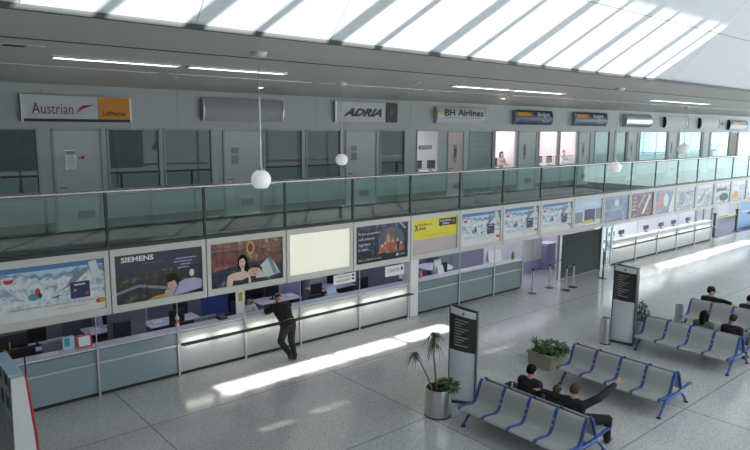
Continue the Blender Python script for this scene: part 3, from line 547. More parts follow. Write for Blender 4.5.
# ------------------------------------------------------------------ counters
def counter(x0, x1, body, label, glow, group, first=False, top='ctop'):
    t = thing('service_counter', label, 'counter', ((x0+x1)/2, YF, 0), group)
    b = MB(); b.box(x0+.03, x1-.03, YF+.04, YF+.3, 0, .09, 'dark'); b.build('plinth', t)
    MB().bbox(x0+.02, x1-.02, YF-.01, YF+.3, .09, .77, body, .006).build('lower_panel', t)
    b = MB(); b.prism([(YF+.02, .81), (YF-.03, 1.10), (YF+.30, 1.14), (YF+.3, .81)], 'x', x0+.02, x1-.02, body); b.build('upper_panel', t)
    MB().box(x0+.02, x1-.02, YF-.02, YF+.05, .77, .81, 'alu').build('trim_strip', t)
    b = MB(); b.bbox(x0+.002, x1-.002, YF-.06, YF+.34, 1.13, 1.165, top, .008); b.build('worktop', t)
    b = MB(); b.box(x0+.01, x1-.01, YF+.3, YF+1.1, .70, .74, top).box(x0+.01, x0+.05, YF+.3, YF+1.05, 0, .7, 'deskg'); b.build('desk', t)
    b = MB(); b.box(x1-.05, x1-.001, YF-.06, YF-.03, 0, 1.22, 'alu').tube([(x1-.03, YF-.04, 1.2), (x1-.03, YF-.04, 1.88)], .012, 'alu'); b.build('post', t)
    if glow:
        for k, z in enumerate((.842, .845, .848)):
            MB().tube([(x0+.01, YF-.12-.08*k, z), (x1-.01, YF-.12-.08*k, z)], .017, 'post', 8).build('bag_rail', t)
        for q in (.04, .5, .96): xx = x0+(x1-x0)*q; b = MB(); b.prism([(YF-.01, .76), (YF-.01, .82), (YF-.34, .875), (YF-.34, .85)], 'x', xx-.02, xx+.02, 'post'); b.build('rail_bracket', t)
        b = MB(); n = 2
        for q in range(n): a = x0+.12+(x1-x0-.1)*q/n; b.tube([(a, YF-.10, .80), (a+(x1-x0)/n-.2, YF-.10, .80)], .012, 'glow', 8)
        b.build('lamp_tube', t)
    return t
g1 = 'near ticket counter bays'
counter(-.1, 2.25, 'cgrey', 'grey blue counter bay behind the white kiosk screen at the end', False, g1)
counter(2.25, 4.25, 'cgrey', 'grey blue counter bay with the red framed leaflet on top', False, g1)
counter(4.25, 6.15, 'cgrey', 'unlit grey counter bay with dark office chair behind it', False, g1)
counter(6.15, 8.0, 'cwhite', 'pale lit counter bay with black monitors below the couple advert', True, g1)
counter(8.0, 9.75, 'cwhite', 'pale lit counter bay where the man in black leans', True, g1)
counter(9.75, 11.9, 'cwhite', 'pale brightly lit counter bay under the blank lightbox', True, g1)
counter(11.9, 13.95, 'cwhite', 'pale brightly lit counter bay next to the white pillar', True, g1)
g2 = 'middle grey green counter bays'
counter(14.4, 16.4, 'cgreen', 'grey green counter bay beside the white pillar', False, g2)
counter(16.4, 18.3, 'cgreen', 'middle grey green counter bay under the alpine panels', False, g2)
counter(18.3, 20.0, 'cgreen', 'grey green counter bay ending at the open passage', False, g2)
g3 = 'far white lit counter bays'
for k, lab in enumerate(['first white lit far counter bay by the glass door', 'second white lit far counter bay past the glass door', 'third white lit far counter bay past the glass door', 'fourth white lit far counter bay past the glass door', 'last white lit far counter bay near the black gate posts']):
    x0 = 26.75+k*2.15; counter(x0, x0+2.13, 'cwhite', lab, True, g3)
def box_thing(name, label, cat, parts, loc, group=None):
    t = thing(name, label, cat, loc, group)
    for nm, mb in parts: mb.build(nm, t)
    return t
# things behind and on the counters
def monitor(x, y, z, label, group='office monitors', w=.42, h=.34, rot=0):
    t = thing('computer_monitor', label, 'monitor', (x, y, z), group)
    MB().bbox(x-w/2, x+w/2, y-.04, y+.02, z+.1, z+.1+h, 'black', .012).build('screen_back', t)
    MB().box(x-w/2+.03, x+w/2-.03, y+.02, y+.024, z+.13, z+.07+h, 'greyp').build('screen', t)
    MB().tube([(x, y, z+.015), (x, y, z+.14)], .025, 'black').lathe([(.11, 0), (.11, .015)], (x, y, z), 'black', 18).build('stand', t); return t
monitor(6.62, 15.2, .74, 'black monitor back nearer of the two on the lit counter'); monitor(7.75, 15.2, .74, 'black monitor back beside the white notice panel')
monitor(10.72, 15.25, .74, 'black monitor back under the blank lightbox'); monitor(2.9, 15.45, .74, 'dark monitor behind the first counter by the kiosk', w=.5, h=.4)
monitor(14.9, 15.3, .74, 'dark monitor behind the counter beside the pillar')
for k, x in enumerate((27.3, 28.2, 30.6, 32.2, 33.6, 35.3)): monitor(x, 15.0, 1.165, ['first dark monitor on the far lit counter', 'second dark monitor on the far lit counter', 'third dark monitor along the far lit counter', 'fourth dark monitor along the far lit counter', 'fifth dark monitor along the far lit counter', 'sixth dark monitor along the far lit counter'][k], 'monitors on the far counter', .46, .2)
def screen_panel(x0, x1, y, z1, m, label, name='desk_screen', cat='screen', z0=.74):
    t = thing(name, label, cat, ((x0+x1)/2, y, z0)); MB().box(x0, x1, y, y+.04, z0, z1, m).build('panel', t); MB().box(x0, x1, y-.01, y+.05, z1, z1+.03, 'alu').build('top_rail', t); return t
screen_panel(6.9, 7.52, 15.3, 1.13, 'deskg', 'low grey desk screen between two black monitors')
screen_panel(3.3, 4.2, 15.5, 1.2, 'deskg', 'low grey desk screen behind the first counter')
screen_panel(5.1, 6.1, 16.6, 1.35, 'deskg', 'grey office screen behind the unlit counter', z0=.012)
screen_panel(7.9, 8.75, 17.0, 1.25, 'bluec', 'blue office screen behind the lit counter', z0=.012)
t = thing('notice_panel', 'tall white notice panel with small dark picture on the counter', 'notice', (8.05, 14.95, 1.165)); MB().box(7.93, 8.2, 14.95, 14.97, 1.165, 1.82, 'paper').build('panel', t); MB().box(8.0, 8.12, 14.944, 14.95, 1.5, 1.72, 'gold').build('picture', t)
t = thing('leaflet_stand', 'red framed leaflet stand on the first counter', 'leaflet', (4.18, 14.8, 1.165)); MB().prism([(14.75, 1.165), (14.77, 1.165), (14.85, 1.44), (14.83, 1.44)], 'x', 3.86, 4.18, 'red').build('stand', t); MB().prism([(14.752, 1.2), (14.756, 1.2), (14.818, 1.41), (14.814, 1.41)], 'x', 3.90, 4.14, 'paper').build('sheet', t)
t = thing('brochure_box', 'blue and white brochure box beside the red framed leaflet', 'brochure', (3.82, 14.85, 1.165)); MB().box(3.58, 3.82, 14.82, 14.9, 1.165, 1.46, 'skyp').build('box', t); MB().box(3.61, 3.72, 14.812, 14.82, 1.25, 1.44, 'teal').build('cover', t)
t = thing('papers', 'scattered white papers on the first counter', 'paper', (3.3, 14.8, 1.166)); MB().box(3.1, 3.45, 14.7, 14.9, 1.166, 1.172, 'paper').build('sheet', t)
t = thing('desk_lamp', 'dark tabletop lamp figure on the counter', 'lamp', (8.45, 15.2, .74)) if False else None
t = thing('telephone', 'dark desk telephone near the white notice panel', 'telephone', (7.45, 14.85, 1.165)); MB().prism([(14.72, 1.165), (14.95, 1.165), (14.95, 1.24), (14.72, 1.2)], 'x', 7.32, 7.56, 'black').build('body', t); MB().tube([(7.36, 14.76, 1.23), (7.36, 14.92, 1.26)], .022, 'black').build('handset', t)
t = thing('water_bottle', 'red and white bottle standing on the desk behind the counter', 'bottle', (6.3, 15.05, 1.165)); MB().lathe([(.05, 0), (.05, .2), (.02, .26), (.02, .3)], (6.3, 15.0, 1.165), 'paper', 14).build('bottle_body', t, smooth=50); MB().lathe([(.052, .06), (.052, .16)], (6.3, 15.0, 1.165), 'redc', 14).build('wrap', t)
def office_chair(x, y, label, m='chair', rz=0):
    t = thing('office_chair', label, 'chair', (x, y, 0), 'office chairs behind the counters')
    MB().bbox(x-.24, x+.24, y-.24, y+.24, .44, .52, m, .03).build('seat', t); MB().bbox(x-.22, x+.22, y+.2, y+.27, .62, 1.16, m, .03).tube([(x, y+.2, .48), (x, y+.26, .7)], .02, 'black').build('backrest', t)
    b = MB(); b.tube([(x, y, .08), (x, y, .44)], .03, 'black')
    for k in range(5): b.tube([(x, y, .1), (x+.27*math.cos(k*1.257), y+.27*math.sin(k*1.257), .05)], .018, 'black')
    b.build('base', t)
    for k in range(5): MB().ball((x+.27*math.cos(k*1.257), y+.27*math.sin(k*1.257), .03), .03, 'black', 8, 6).build('caster', t)
office_chair(5.35, 16.0, 'black office chair behind the unlit counter'); office_chair(6.9, 16.2, 'black office chair behind the black monitors'); office_chair(17.2, 15.9, 'black office chair behind the middle grey green counter'); office_chair(15.6, 16.1, 'black office chair behind the counter by the pillar'); office_chair(11.6, 16.2, 'black office chair behind the brightly lit counter'); office_chair(13.3, 15.9, 'black office chair near the pillar behind the lit counter')
def hang_sign(x0, x1, z0, z1, lines, label):
    t = thing('hanging_sign', label, 'sign', ((x0+x1)/2, YF+.05, z0)); MB().box(x0, x1, YF+.0, YF+.02, z0, z1, 'paper').build('board', t); b = MB(); n = len(lines)
    for k, q in enumerate(lines): h = (z1-z0)/(n+.6); b.text(q, (x0+.1, YF-.004, z1-h*(k+.95)), (1, 0, 0), (0, 0, 1), (x1-x0)*.62, h*.5, 'ink'); b.box(x1-.14, x1-.06, YF-.004, YF, z1-h*(k+.9), z1-h*(k+.35), 'ink')
    b.build('lettering', t); MB().tube([(x0+.1, YF+.01, z1), (x0+.1, YF+.01, 1.9)], .006, 'alu').tube([(x1-.1, YF+.01, z1), (x1-.1, YF+.01, 1.9)], .006, 'alu').build('cord', t)
hang_sign(10.93, 11.75, 1.55, 1.84, ['SPEDICIJA', 'AVIO KARTE'], 'white two line sign hanging above the lit counter'); hang_sign(12.95, 13.75, 1.50, 1.82, ['CHARTER'], 'pale grey hanging sign beside the white pillar')
t = thing('printer', 'white office printer behind the two line sign', 'printer', (11.3, 15.1, .74)); MB().bbox(11.1, 11.55, 14.95, 15.3, .74, 1.12, 'palep', .03).build('body', t); MB().prism([(15.2, 1.1), (15.25, 1.1), (15.35, 1.36), (15.3, 1.36)], 'x', 11.15, 11.5, 'skyp').build('paper_tray', t)
t = thing('water_bottle', 'orange bottle on the counter beside the pillar', 'bottle', (14.75, 14.85, 1.165)); MB().lathe([(.045, 0), (.045, .16), (.02, .22), (.02, .26)], (14.75, 14.85, 1.165), 'redl', 14).build('bottle_body', t, smooth=50); MB().lathe([(.022, .26), (.022, .29)], (14.75, 14.85, 1.165), 'ink', 10).build('cap', t)
t = thing('water_bottle', 'dark orange bottle at the passage end of the counter', 'bottle', (19.75, 14.85, 1.165)); MB().lathe([(.06, 0), (.06, .18), (.03, .25), (.03, .28)], (19.75, 14.85, 1.165), 'brown', 14).build('bottle_body', t, smooth=50); MB().lathe([(.032, .28), (.032, .31)], (19.75, 14.85, 1.165), 'orange', 10).build('cap', t)
def card(x, y, w, h, label, m='paper', z=1.165):
    t = thing('counter_card', label, 'card', (x, y, z), 'white cards standing on the middle counter'); MB().prism([(y-.02, z), (y+.0, z), (y+.09, z+h), (y+.07, z+h)], 'x', x-w/2, x+w/2, m).build('sheet', t); MB().prism([(y+.07, z+h), (y+.09, z+h), (y+.2, z), (y+.18, z)], 'x', x-w/2, x+w/2, m).build('backing', t); return t
card(15.75, 14.85, .3, .28, 'white card leaning on the counter near the orange bottle'); card(16.1, 15.3, .35, .8, 'tall white card behind the middle counter', z=.74); q = card(18.75, 14.9, .75, .48, 'big white card with dark symbol on the counter by the passage'); MB().prism([(14.9+.005, 1.3), (14.9+.006, 1.3), (14.9+.05, 1.5), (14.9+.049, 1.5)], 'x', 18.6, 18.72, 'ink').build('symbol', q)
t = thing('round_table', 'round white table behind the middle counter', 'table', (17.9, 16.5, 0)); MB().lathe([(.68, .70), (.7, .72), (.68, .74)], (17.9, 17.2, 0), 'ctop', 32).build('tabletop', t, smooth=40); MB().lathe([(.3, .012), (.28, .04), (.05, .06), (.05, .7)], (17.9, 17.2, 0), 'alu', 20).build('pedestal', t, smooth=40)
t = thing('cabinet', 'white storage cabinet standing in the open passage', 'cabinet', (22.6, 16.3, 0)); MB().box(21.95, 23.3, 16.0, 16.6, .55, 1.95, 'white').build('body', t); MB().box(21.98, 22.61, 15.98, 16.0, .6, 1.9, 'paper').build('door', t); MB().box(22.64, 23.27, 15.98, 16.0, .6, 1.9, 'paper').build('door', t); MB().box(22.0, 23.25, 16.03, 16.57, 0.0, .55, 'lilacp').build('plinth', t)
t = thing('storage_box', 'lilac covered box standing beside the white passage cabinet', 'box', (23.9, 16.2, 0)); MB().bbox(23.6, 24.3, 15.95, 16.45, 0, 1.1, 'lilacp', .02).build('body', t); MB().bbox(23.57, 24.33, 15.92, 16.48, 1.1, 1.17, 'palep', .01).build('lid', t)
t = thing('pin_board', 'dark board with a golden plant motif behind the first counter', 'board', (2.75, 15.35, .74)); MB().box(2.3, 3.05, 15.62, 15.66, .74, 1.5, 'ink').build('board', t); b = MB(); b.tube([(2.68, 15.61, .85), (2.68, 15.61, 1.35)], .02, 'gold'); [b.tube([(2.68, 15.61, 1.1), (2.68+dx, 15.61, 1.1+dz)], .015, 'gold') for dx, dz in ((.14, .1), (-.14, .1), (.1, -.1), (-.1, -.1))]; b.build('motif', t)
def back_desk(x0, x1, y, label, m='ctop'):
    t = thing('office_desk', label, 'desk', ((x0+x1)/2, y, 0), 'desks in the ticket offices'); MB().bbox(x0, x1, y-.35, y+.35, .70, .74, m, .008).build('desk_top', t); MB().box(x0+.03, x0+.07, y-.32, y+.32, .012, .70, 'deskg').build('leg', t); MB().box(x1-.07, x1-.03, y-.32, y+.32, .012, .70, 'deskg').build('leg', t); MB().box(x0+.07, x1-.07, y+.3, y+.33, .2, .70, 'deskg').build('modesty_panel', t)
back_desk(.2, 1.9, 17.0, 'white office desk behind the kiosk end counter'); back_desk(2.2, 4.2, 16.9, 'white office desk behind the first counter'); back_desk(4.7, 6.0, 17.3, 'white office desk behind the unlit counter'); back_desk(6.2, 7.7, 16.9, 'white office desk under the couple advert'); back_desk(9.7, 11.2, 17.0, 'white office desk behind the blank lightbox counter'); back_desk(11.9, 13.6, 17.2, 'white office desk near the pillar'); back_desk(14.6, 16.4, 16.9, 'white office desk behind the counter by the pillar')
def cupboard(x0, x1, z1, m, label, y=18.0):
    t = thing('cupboard', label, 'cupboard', ((x0+x1)/2, y, 0), 'cupboards along the ticket office wall'); MB().box(x0, x1, y-.18, y+.3, .012, z1, m).build('body', t); xm = (x0+x1)/2
    for a, c, h in ((x0+.02, xm-.01, xm-.06), (xm+.01, x1-.02, xm+.06)): d = MB().box(a, c, y-.2, y-.18, .08, z1-.04, m).build('door', t); sub(MB().box(h-.012, h+.012, y-.22, y-.2, z1*.5, z1*.5+.14, 'alu'), 'handle', d, t)
cupboard(.4, 1.9, 1.15, 'palep', 'pale cupboard behind the kiosk end counter'); cupboard(2.6, 4.3, .95, 'deskg', 'grey cupboard behind the first counter'); cupboard(5.2, 6.6, 1.25, 'skyp', 'light blue cupboard behind the unlit counter'); cupboard(9.4, 10.4, 1.2, 'ink', 'black cupboard behind the blank lightbox counter'); cupboard(10.6, 11.9, 1.3, 'lilacp', 'lilac cupboard behind the two line sign'); cupboard(12.3, 13.8, 1.0, 'palep', 'pale cupboard near the white pillar'); cupboard(14.5, 15.9, 1.3, 'ink', 'black cupboard behind the middle counter beside the pillar'); cupboard(18.7, 20.2, 1.2, 'cgreen', 'grey green cupboard behind the counter end at the passage')
for k, (x, y, lab) in enumerate([(1.2, 17.0, 'dark monitor on the desk behind the kiosk end'), (3.5, 16.9, 'dark monitor on the desk behind the first counter'), (5.4, 17.3, 'dark monitor on the desk behind the unlit counter'), (7.2, 16.9, 'dark monitor on the desk under the couple advert'), (10.3, 17.0, 'dark monitor on the desk behind the lightbox counter'), (12.8, 17.2, 'dark monitor on the desk near the pillar'), (15.2, 16.9, 'dark monitor on the desk behind the pillar counter')]): monitor(x, y, .74, lab, 'monitors on the back desks')
for k, (x, y, m, lab) in enumerate([(2.6, 16.8, 'paper', 'white paper stack on the desk behind the first counter'), (4.95, 17.2, 'paper', 'white paper stack on the desk behind the unlit counter'), (6.5, 16.8, 'skyp', 'blue folder stack on the desk under the couple advert'), (10.9, 16.9, 'paper', 'white paper stack on the desk behind the lightbox counter'), (12.2, 17.1, 'redc', 'red folder stack on the desk near the pillar'), (15.9, 16.8, 'paper', 'white paper stack on the desk behind the pillar counter')]):
    t = thing('paper_stack', lab, 'papers', (x, y, .74), 'paper stacks on the back desks'); MB().box(x-.15, x+.15, y-.11, y+.11, .74, .79, m).build('stack', t); MB().box(x-.14, x+.13, y-.10, y+.1, .79, .793, 'paper').build('top_sheet', t)
for k, (x, m, lab) in enumerate([(12.15, 'paper', 'white papers lying on the lit counter by the pillar'), (9.9, 'skyp', 'pale blue papers on the lit counter under the lightbox'), (16.9, 'paper', 'white papers lying on the middle counter'), (17.6, 'paper', 'second white papers lying on the middle counter towards the passage'), (5.4, 'paper', 'white papers lying on the unlit counter')]):
    t = thing('papers', lab, 'papers', (x, 14.75, 1.165), 'loose papers on the counters'); MB().box(x-.15, x+.15, 14.66, 14.86, 1.165, 1.17, m).build('sheet', t)
# ------------------------------------------------------------------ shutter, glass door, passage barriers
t = thing('roller_shutter', 'dark grey roller shutter closed between passage and glass door', 'shutter', (23.9, YF, 0)); b = MB(); n = 26
for k in range(n): z = .03+k*1.82/n; b.prism([(YF-.10, z), (YF-.125, z+.03), (YF-.10, z+.066), (YF-.07, z+.066), (YF-.07, z)], 'x', 22.4, 25.55, 'shutter')
b.build('curtain', t); MB().box(22.28, 22.42, YF-.16, YF-.04, 0, 1.88, 'alu').build('guide_rail', t); MB().box(25.5, 25.64, YF-.16, YF-.04, 0, 1.88, 'alu').build('guide_rail', t)
t = thing('glass_door', 'narrow glazed door with aluminium frame before the far counter', 'door', (26.2, YF, 0)); f = MB()
for q in ((25.72, 25.82, 0, 1.88), (26.2, 26.26, 0, 1.88), (26.62, 26.72, 0, 1.88), (25.72, 26.72, 0, .12), (25.72, 26.72, 1.8, 1.88)): f.box(q[0], q[1], YF-.02, YF+.06, q[2], q[3], 'alu')
f.build('frame', t); MB().box(25.82, 26.62, YF+.01, YF+.025, .12, 1.8, 'glc').build('pane', t); MB().tube([(26.15, YF-.06, .8), (26.15, YF-.06, 1.2)], .015, 'chrome').build('handle', t)
def stanchion(x, y, label, h=.95, m='alu', belt=None, bm='ink'):
    t = thing('queue_post', label, 'post', (x, y, 0), 'queue barrier posts'); MB().lathe([(.17, 0), (.17, .02), (.05, .045), (.03, .05)], (x, y, 0), 'post', 20).build('base', t, smooth=40); MB().tube([(x, y, .04), (x, y, h)], .03, m, 12).build('pole', t, smooth=40); MB().lathe([(.04, -.09), (.04, .01), (.02, .02)], (x, y, h), 'post', 14).build('head', t)
    if belt: MB().add([(x, y, h-.07), (belt[0], belt[1], h-.07), (belt[0], belt[1], h-.02), (x, y, h-.02), (x+.004, y+.006, h-.07), (belt[0]+.004, belt[1]+.006, h-.07), (belt[0]+.004, belt[1]+.006, h-.02), (x+.004, y+.006, h-.02)], [(0, 1, 2, 3), (7, 6, 5, 4), (0, 4, 5, 1), (3, 2, 6, 7)], bm).build('belt', t)
stanchion(19.75, 13.9, 'steel barrier post nearest the counter end at the passage', belt=(20.95, 14.0)); stanchion(21.0, 14.0, 'steel barrier post in the middle of the passage', belt=(22.2, 14.3))
stanchion(21.15, 13.35, 'steel barrier post standing alone before the shutter edge', .95, 'alu', (21.75, 13.45)); stanchion(21.8, 13.45, 'steel barrier post in front of the dark shutter'); stanchion(24.1, 13.5, 'dark slim barrier post by the glass door', 1.1, 'post')
# far end beyond the last counter
def gate(x, y, label): t = thing('gate_post', label, 'post', (x, y, 0), 'dark gate posts at the far end'); MB().box(x-.06, x+.06, y-.06, y+.06, 0, 1.3, 'post').build('pole', t); MB().box(x-.08, x+.08, y-.08, y+.08, 1.3, 1.4, 'black').build('cap', t); MB().box(x-.16, x+.16, y-.16, y+.16, 0, .04, 'black').build('base', t)
gate(38.9, 15.0, 'dark gate post right after the last white counter'); gate(42.2, 15.0, 'dark gate post next to the blue board')
t = thing('barrier_tape', 'yellow barrier tape stretched before the far doors', 'tape', (40.5, 15.0, 1.0)); MB().box(38.96, 42.14, 14.99, 15.0, 1.02, 1.1, 'tape').build('tape_strip', t)
t = thing('blue_board', 'pale blue display board at the far end of the counters', 'board', (45.2, 15.3, 0)); MB().box(43.3, 47.5, 15.3, 15.4, .02, 1.86, 'bluew').build('board', t); b = MB(); b.box(43.9, 46.5, 15.29, 15.3, 1.0, 1.1, 'paper').ball((45.0, 15.29, .9), (.35, .01, .1), 'ink', 14, 8); b.build('print', t); MB().box(43.25, 43.3, 15.28, 15.42, 0, 1.88, 'alu').build('edge_trim', t)
for k, x in enumerate((39.3, 40.3, 41.6)):
    t = thing('door_%d' % (20+k), ['first lilac white door behind the yellow tape', 'second lilac white door behind the yellow tape', 'third lilac white door behind the yellow tape'][k], 'door', (x, 16.2, 0), kind='structure'); MB().box(x, x+.85, 16.2, 16.26, 0, 2.0, 'pale').build('leaf', t); MB().box(x-.05, x, 16.17, 16.3, 0, 2.05, 'purple').build('frame', t)

# ------------------------------------------------------------------ kiosk screen at the near edge
t = thing('kiosk_screen', 'white kiosk screen with red edge and framed side at the counter end', 'kiosk', (2.35, 12.9, 0))
b = MB(); b.add([(2.17, 12.80, 1.5), (2.40, 12.80, 1.5), (2.47, 12.56, 0), (2.10, 12.56, 0), (2.17, 12.88, 1.5), (2.40, 12.88, 1.5), (2.47, 12.64, 0), (2.10, 12.64, 0)], [(0, 3, 2, 1), (4, 5, 6, 7), (0, 1, 5, 4), (1, 2, 6, 5), (2, 3, 7, 6), (3, 0, 4, 7)], 'white'); b.build('front_panel', t)
MB().tube([(2.41, 12.82, 1.52), (2.46, 12.74, .9), (2.49, 12.64, .4), (2.485, 12.58, 0.03)], .025, 'red', 8).build('edge_trim', t)
f = MB(); f.box(2.22, 2.28, 12.9, 14.45, 1.42, 1.5, 'palep').box(2.22, 2.28, 12.9, 14.45, .95, 1.02, 'palep').box(2.22, 2.28, 12.9, 14.45, .05, .5, 'palep')
for y in (12.9, 13.4, 13.9, 14.4): f.box(2.22, 2.28, y, y+.07, 0, 1.5, 'alu')
f.build('side_frame', t); MB().box(2.24, 2.255, 12.95, 14.42, .5, 1.42, 'palep').build('side_panel', t); [MB().box(2.228, 2.242, y, y+.22, z, z+.24, 'ink').build('opening', t) for y in (13.1, 13.58, 14.06) for z in (.62, 1.1)]; MB().prism([(12.9, 1.5), (14.4, 1.5), (14.4, 1.54), (12.9, 1.54)], 'x', 2.15, 2.4, 'skyp').build('top_cover', t)
MB().tube([(2.44, 12.9, 1.4), (2.44, 12.9, 1.85)], .015, 'post').build('rod', t)

# ------------------------------------------------------------------ benches
def make_bench(label):
    t = thing('bench', label, 'bench', (0, 0, 0), 'rows of back to back perforated steel benches')
    prof = [(-.79, .415), (-.77, .445), (-.70, .455), (-.55, .44), (-.42, .42), (-.34, .425), (-.28, .46), (-.235, .54), (-.19, .66), (-.13, .80), (-.085, .87), (-.06, .875)]
    W = .618
    def sheet(s, y0, y1, th, m, off=0):
        b = MB(); n = len(prof); vs = []
        for y in (y0, y1):
            for k, (x, z) in enumerate(prof): vs.append((s*x, y, z+off))
            for k, (x, z) in enumerate(prof): vs.append((s*(x+th*.7), y, z+off-th))
        fs = []; N_ = 2*n
        for k in range(n-1): fs += [(k, k+1, N_+k+1, N_+k), (n+k+1, n+k, N_+n+k, N_+n+k+1)]
        for q in (0, N_): fs += [tuple(q+j for j in (k, n+k, n+k+1, k+1)) for k in range(n-1)]
        fs += [(0, N_, N_+n, n), (n-1, 2*n-1, N_+2*n-1, N_+n-1)]
        return b.add(vs, fs, m)
    for s in (1, -1):
        for k in range(4):
            y = -2*W+k*W; sheet(s, y+.035, y+W-.035, .02, 'perf').build('seat', t, smooth=50)
        for k in range(5):
            y = -2*W+k*W; o = sheet(s, y-.032, y+.032, .03, 'blue', .012).build('bracket', t, smooth=50)
            if k in (1, 2, 3): [sub(MB().box(s*xx-.012, s*xx+.012, y-.012, y+.012, zz, zz+.05, 'alu'), 'slot', o, t) for xx, zz in ((-.235, .55), (-.19, .66))]
    MB().box(-.05, .05, -2*W, 2*W, .30, .37, 'blue').build('beam', t)
    MB().box(-.55, -.5, -2*W, 2*W, .36, .40, 'blue').build('support_bar', t); MB().box(.5, .55, -2*W, 2*W, .36, .40, 'blue').build('support_bar', t)
    for y in (-2*W+.02, 2*W-.02):
        for s in (1, -1):
            b = MB(); b.tube([(0, y, .335), (-s*.22, y, .345), (-s*.38, y, .30), (-s*.52, y, .17), (-s*.64, y, .035)], [.045, .042, .035, .03, .026], 'blue', 8).lathe([(.05, 0), (.045, .03), (.02, .04)], (-s*.65, y, 0), 'post', 14); b.build('leg', t, smooth=50)
            b = MB(); b.tube([(-s*.1, y, .34), (-s*.3, y, .40), (-s*.52, y, .38)], .022, 'blue', 8); b.build('arm', t, smooth=50)
    return t
B1 = make_bench('double steel bench nearest, beside the planter with drooping plant'); B1.location = (10.17, 7.03, 0)
copy_thing(B1, (13.68, 7.02, 0), 'empty double steel bench beside the square planter')
copy_thing(B1, (17.42, 7.06, 0), 'double steel bench carrying the grey clad woman, behind the far info totem')
copy_thing(B1, (20.35, 7.06, 0), 'double steel bench farthest away, carrying the man in a cap')

# ------------------------------------------------------------------ info totems
def totem(cx, cy, ang, label, w=.58, h=2.16, slope=.06):
    t = thing('info_totem', label, 'sign', (cx, cy, 0), 'curved information totems'); t.rotation_euler.z = ang; t['_o'] = (0, 0, 0)
    # local: front faces -y
    n = 10
    def curve(x): return -.05*(1-(2*x/w)**2)
    def slab(z0, z1, m, y_off, x0=-w/2, x1=w/2, th=.03):
        b = MB(); pts = [(x0+(x1-x0)*k/n) for k in range(n+1)]; out = [(x, curve(x)+y_off) for x in pts]+[(x, curve(x)+y_off+th) for x in pts[::-1]]
        return b.prism(out, 'z', z0, z1, m)
    slab(.06, 1.18, 'totw', 0).build('lower_panel', t, smooth=40); slab(1.18, 1.96, 'tots', -.004).build('screen', t, smooth=40); slab(1.96, 2.1, 'totw', 0).build('header', t, smooth=40)
    b = MB(); b.box(-w/2-.02, -w/2, -.03, .2, 0, 2.12, 'tot').box(w/2, w/2+.02, -.03, .2, 0, 2.12, 'tot').box(-w/2, w/2, .15, .2, 0, 2.1, 'tot').box(-w/2-.03, w/2+.03, -.08, .16, 0, .05, 'tot'); b.build('frame', t)
    a = MB(); y = -.06
    for k in range(10):
        l = .30-.08*((k*7) % 3); z = 1.86-k*.062; pts = []
        a.box(-.18, -.18+l, y-.002, y+.02, z, z+.014, 'signg')
    a.poly([(-.03, y-.005, 2.0), (.02, y-.005, 2.0), (.04, y-.005, 2.05), (-.01, y-.005, 2.06)], 'blue'); a.build('lettering', t)
    for o in t.children:
        for v in o.data.vertices: v.co.z *= (1-slope*v.co.x/w*min(1, v.co.z))*h/2.1
    t['_o'] = (cx, cy, 0); return t
totem(10.36, 9.06, math.atan2(-.41, .25), 'tall curved info totem beside the potted drooping plant'); totem(17.0, 8.82, math.radians(-80), 'tall curved info totem behind the second bench, next to a bin', w=.62, h=2.26, slope=.02)

# ------------------------------------------------------------------ bins, planters
def bin_(x, y, h, r, label):
    t = thing('litter_bin', label, 'bin', (x, y, 0), 'round steel litter bins'); MB().lathe([(r, .03), (r, h-.03), (r*.98, h), (r*.82, h), (r*.8, h-.08)], (x, y, 0), 'steel', 28).build('body', t, smooth=40); MB().lathe([(r*1.02, 0), (r*1.02, .03)], (x, y, 0), 'black', 28).build('base', t); MB().lathe([(r*.79, h-.1), (r*.79, h-.09)], (x, y, 0), 'black', 24).build('opening', t)
bin_(16.62, 9.12, .76, .145, 'steel litter bin in front of the far info totem'); bin_(20.45, 8.72, .56, .135, 'steel litter bin at the end of the farthest bench')
t = thing('planter', 'round brushed steel planter beside the near info totem', 'planter', (9.52, 8.98, 0)); MB().lathe([(.29, .02), (.29, .60), (.285, .62), (.265, .62), (.26, .55)], (9.52, 8.98, 0), 'steel', 36).build('pot', t, smooth=40); MB().lathe([(.26, .52), (.26, .56)], (9.52, 8.98, 0), 'soil', 28).build('soil', t); MB().lathe([(.295, 0), (.295, .03)], (9.52, 8.98, 0), 'black', 32).build('base_ring', t)
def blade(b, o, d, L, wd, droop, m):
    o = Vector(o); d = Vector(d).normalized(); side = d.cross(Vector((0, 0, 1))); side = side.normalized() if side.length > .01 else Vector((1, 0, 0)); pts = []; n = 6
    for k in range(n+1):
        f = k/n; p = o+d*(L*f)+Vector((0, 0, -droop*f*f)); w_ = wd*math.sin(PI*min(1, .15+f*.85)); pts.append((p-side*w_, p+side*w_))
    vs = [q for p in pts for q in p]; b.add(vs, [(2*k, 2*k+1, 2*k+3, 2*k+2) for k in range(n)], m)
def tuft(b, c, n, L, wd, droop, m, up_=.3, rnd=None):
    for k in range(n):
        a = random.uniform(0, 2*PI); e = random.uniform(-.3, 1.2)+up_; blade(b, c, (math.cos(a), math.sin(a), e), L*random.uniform(.7, 1.1), wd, droop*random.uniform(.6, 1.2), m)
t = thing('dragon_tree', 'thin two stemmed plant with drooping tufts in the steel planter', 'plant', (9.52, 8.98, .56)); b = MB()
s1p = [(9.50, 9.0, .5), (9.46, 9.02, .9), (9.42, 9.04, 1.35), (9.40, 9.0, 1.82)]; s2p = [(9.44, 9.06, .5), (9.36, 9.16, .85), (9.24, 9.26, 1.15), (9.15, 9.32, 1.36)]
b.tube(s1p, [.026, .024, .02, .016], 'bark', 8).tube(s2p, [.02, .018, .014, .011], 'bark', 8).build('stem', t, smooth=60)
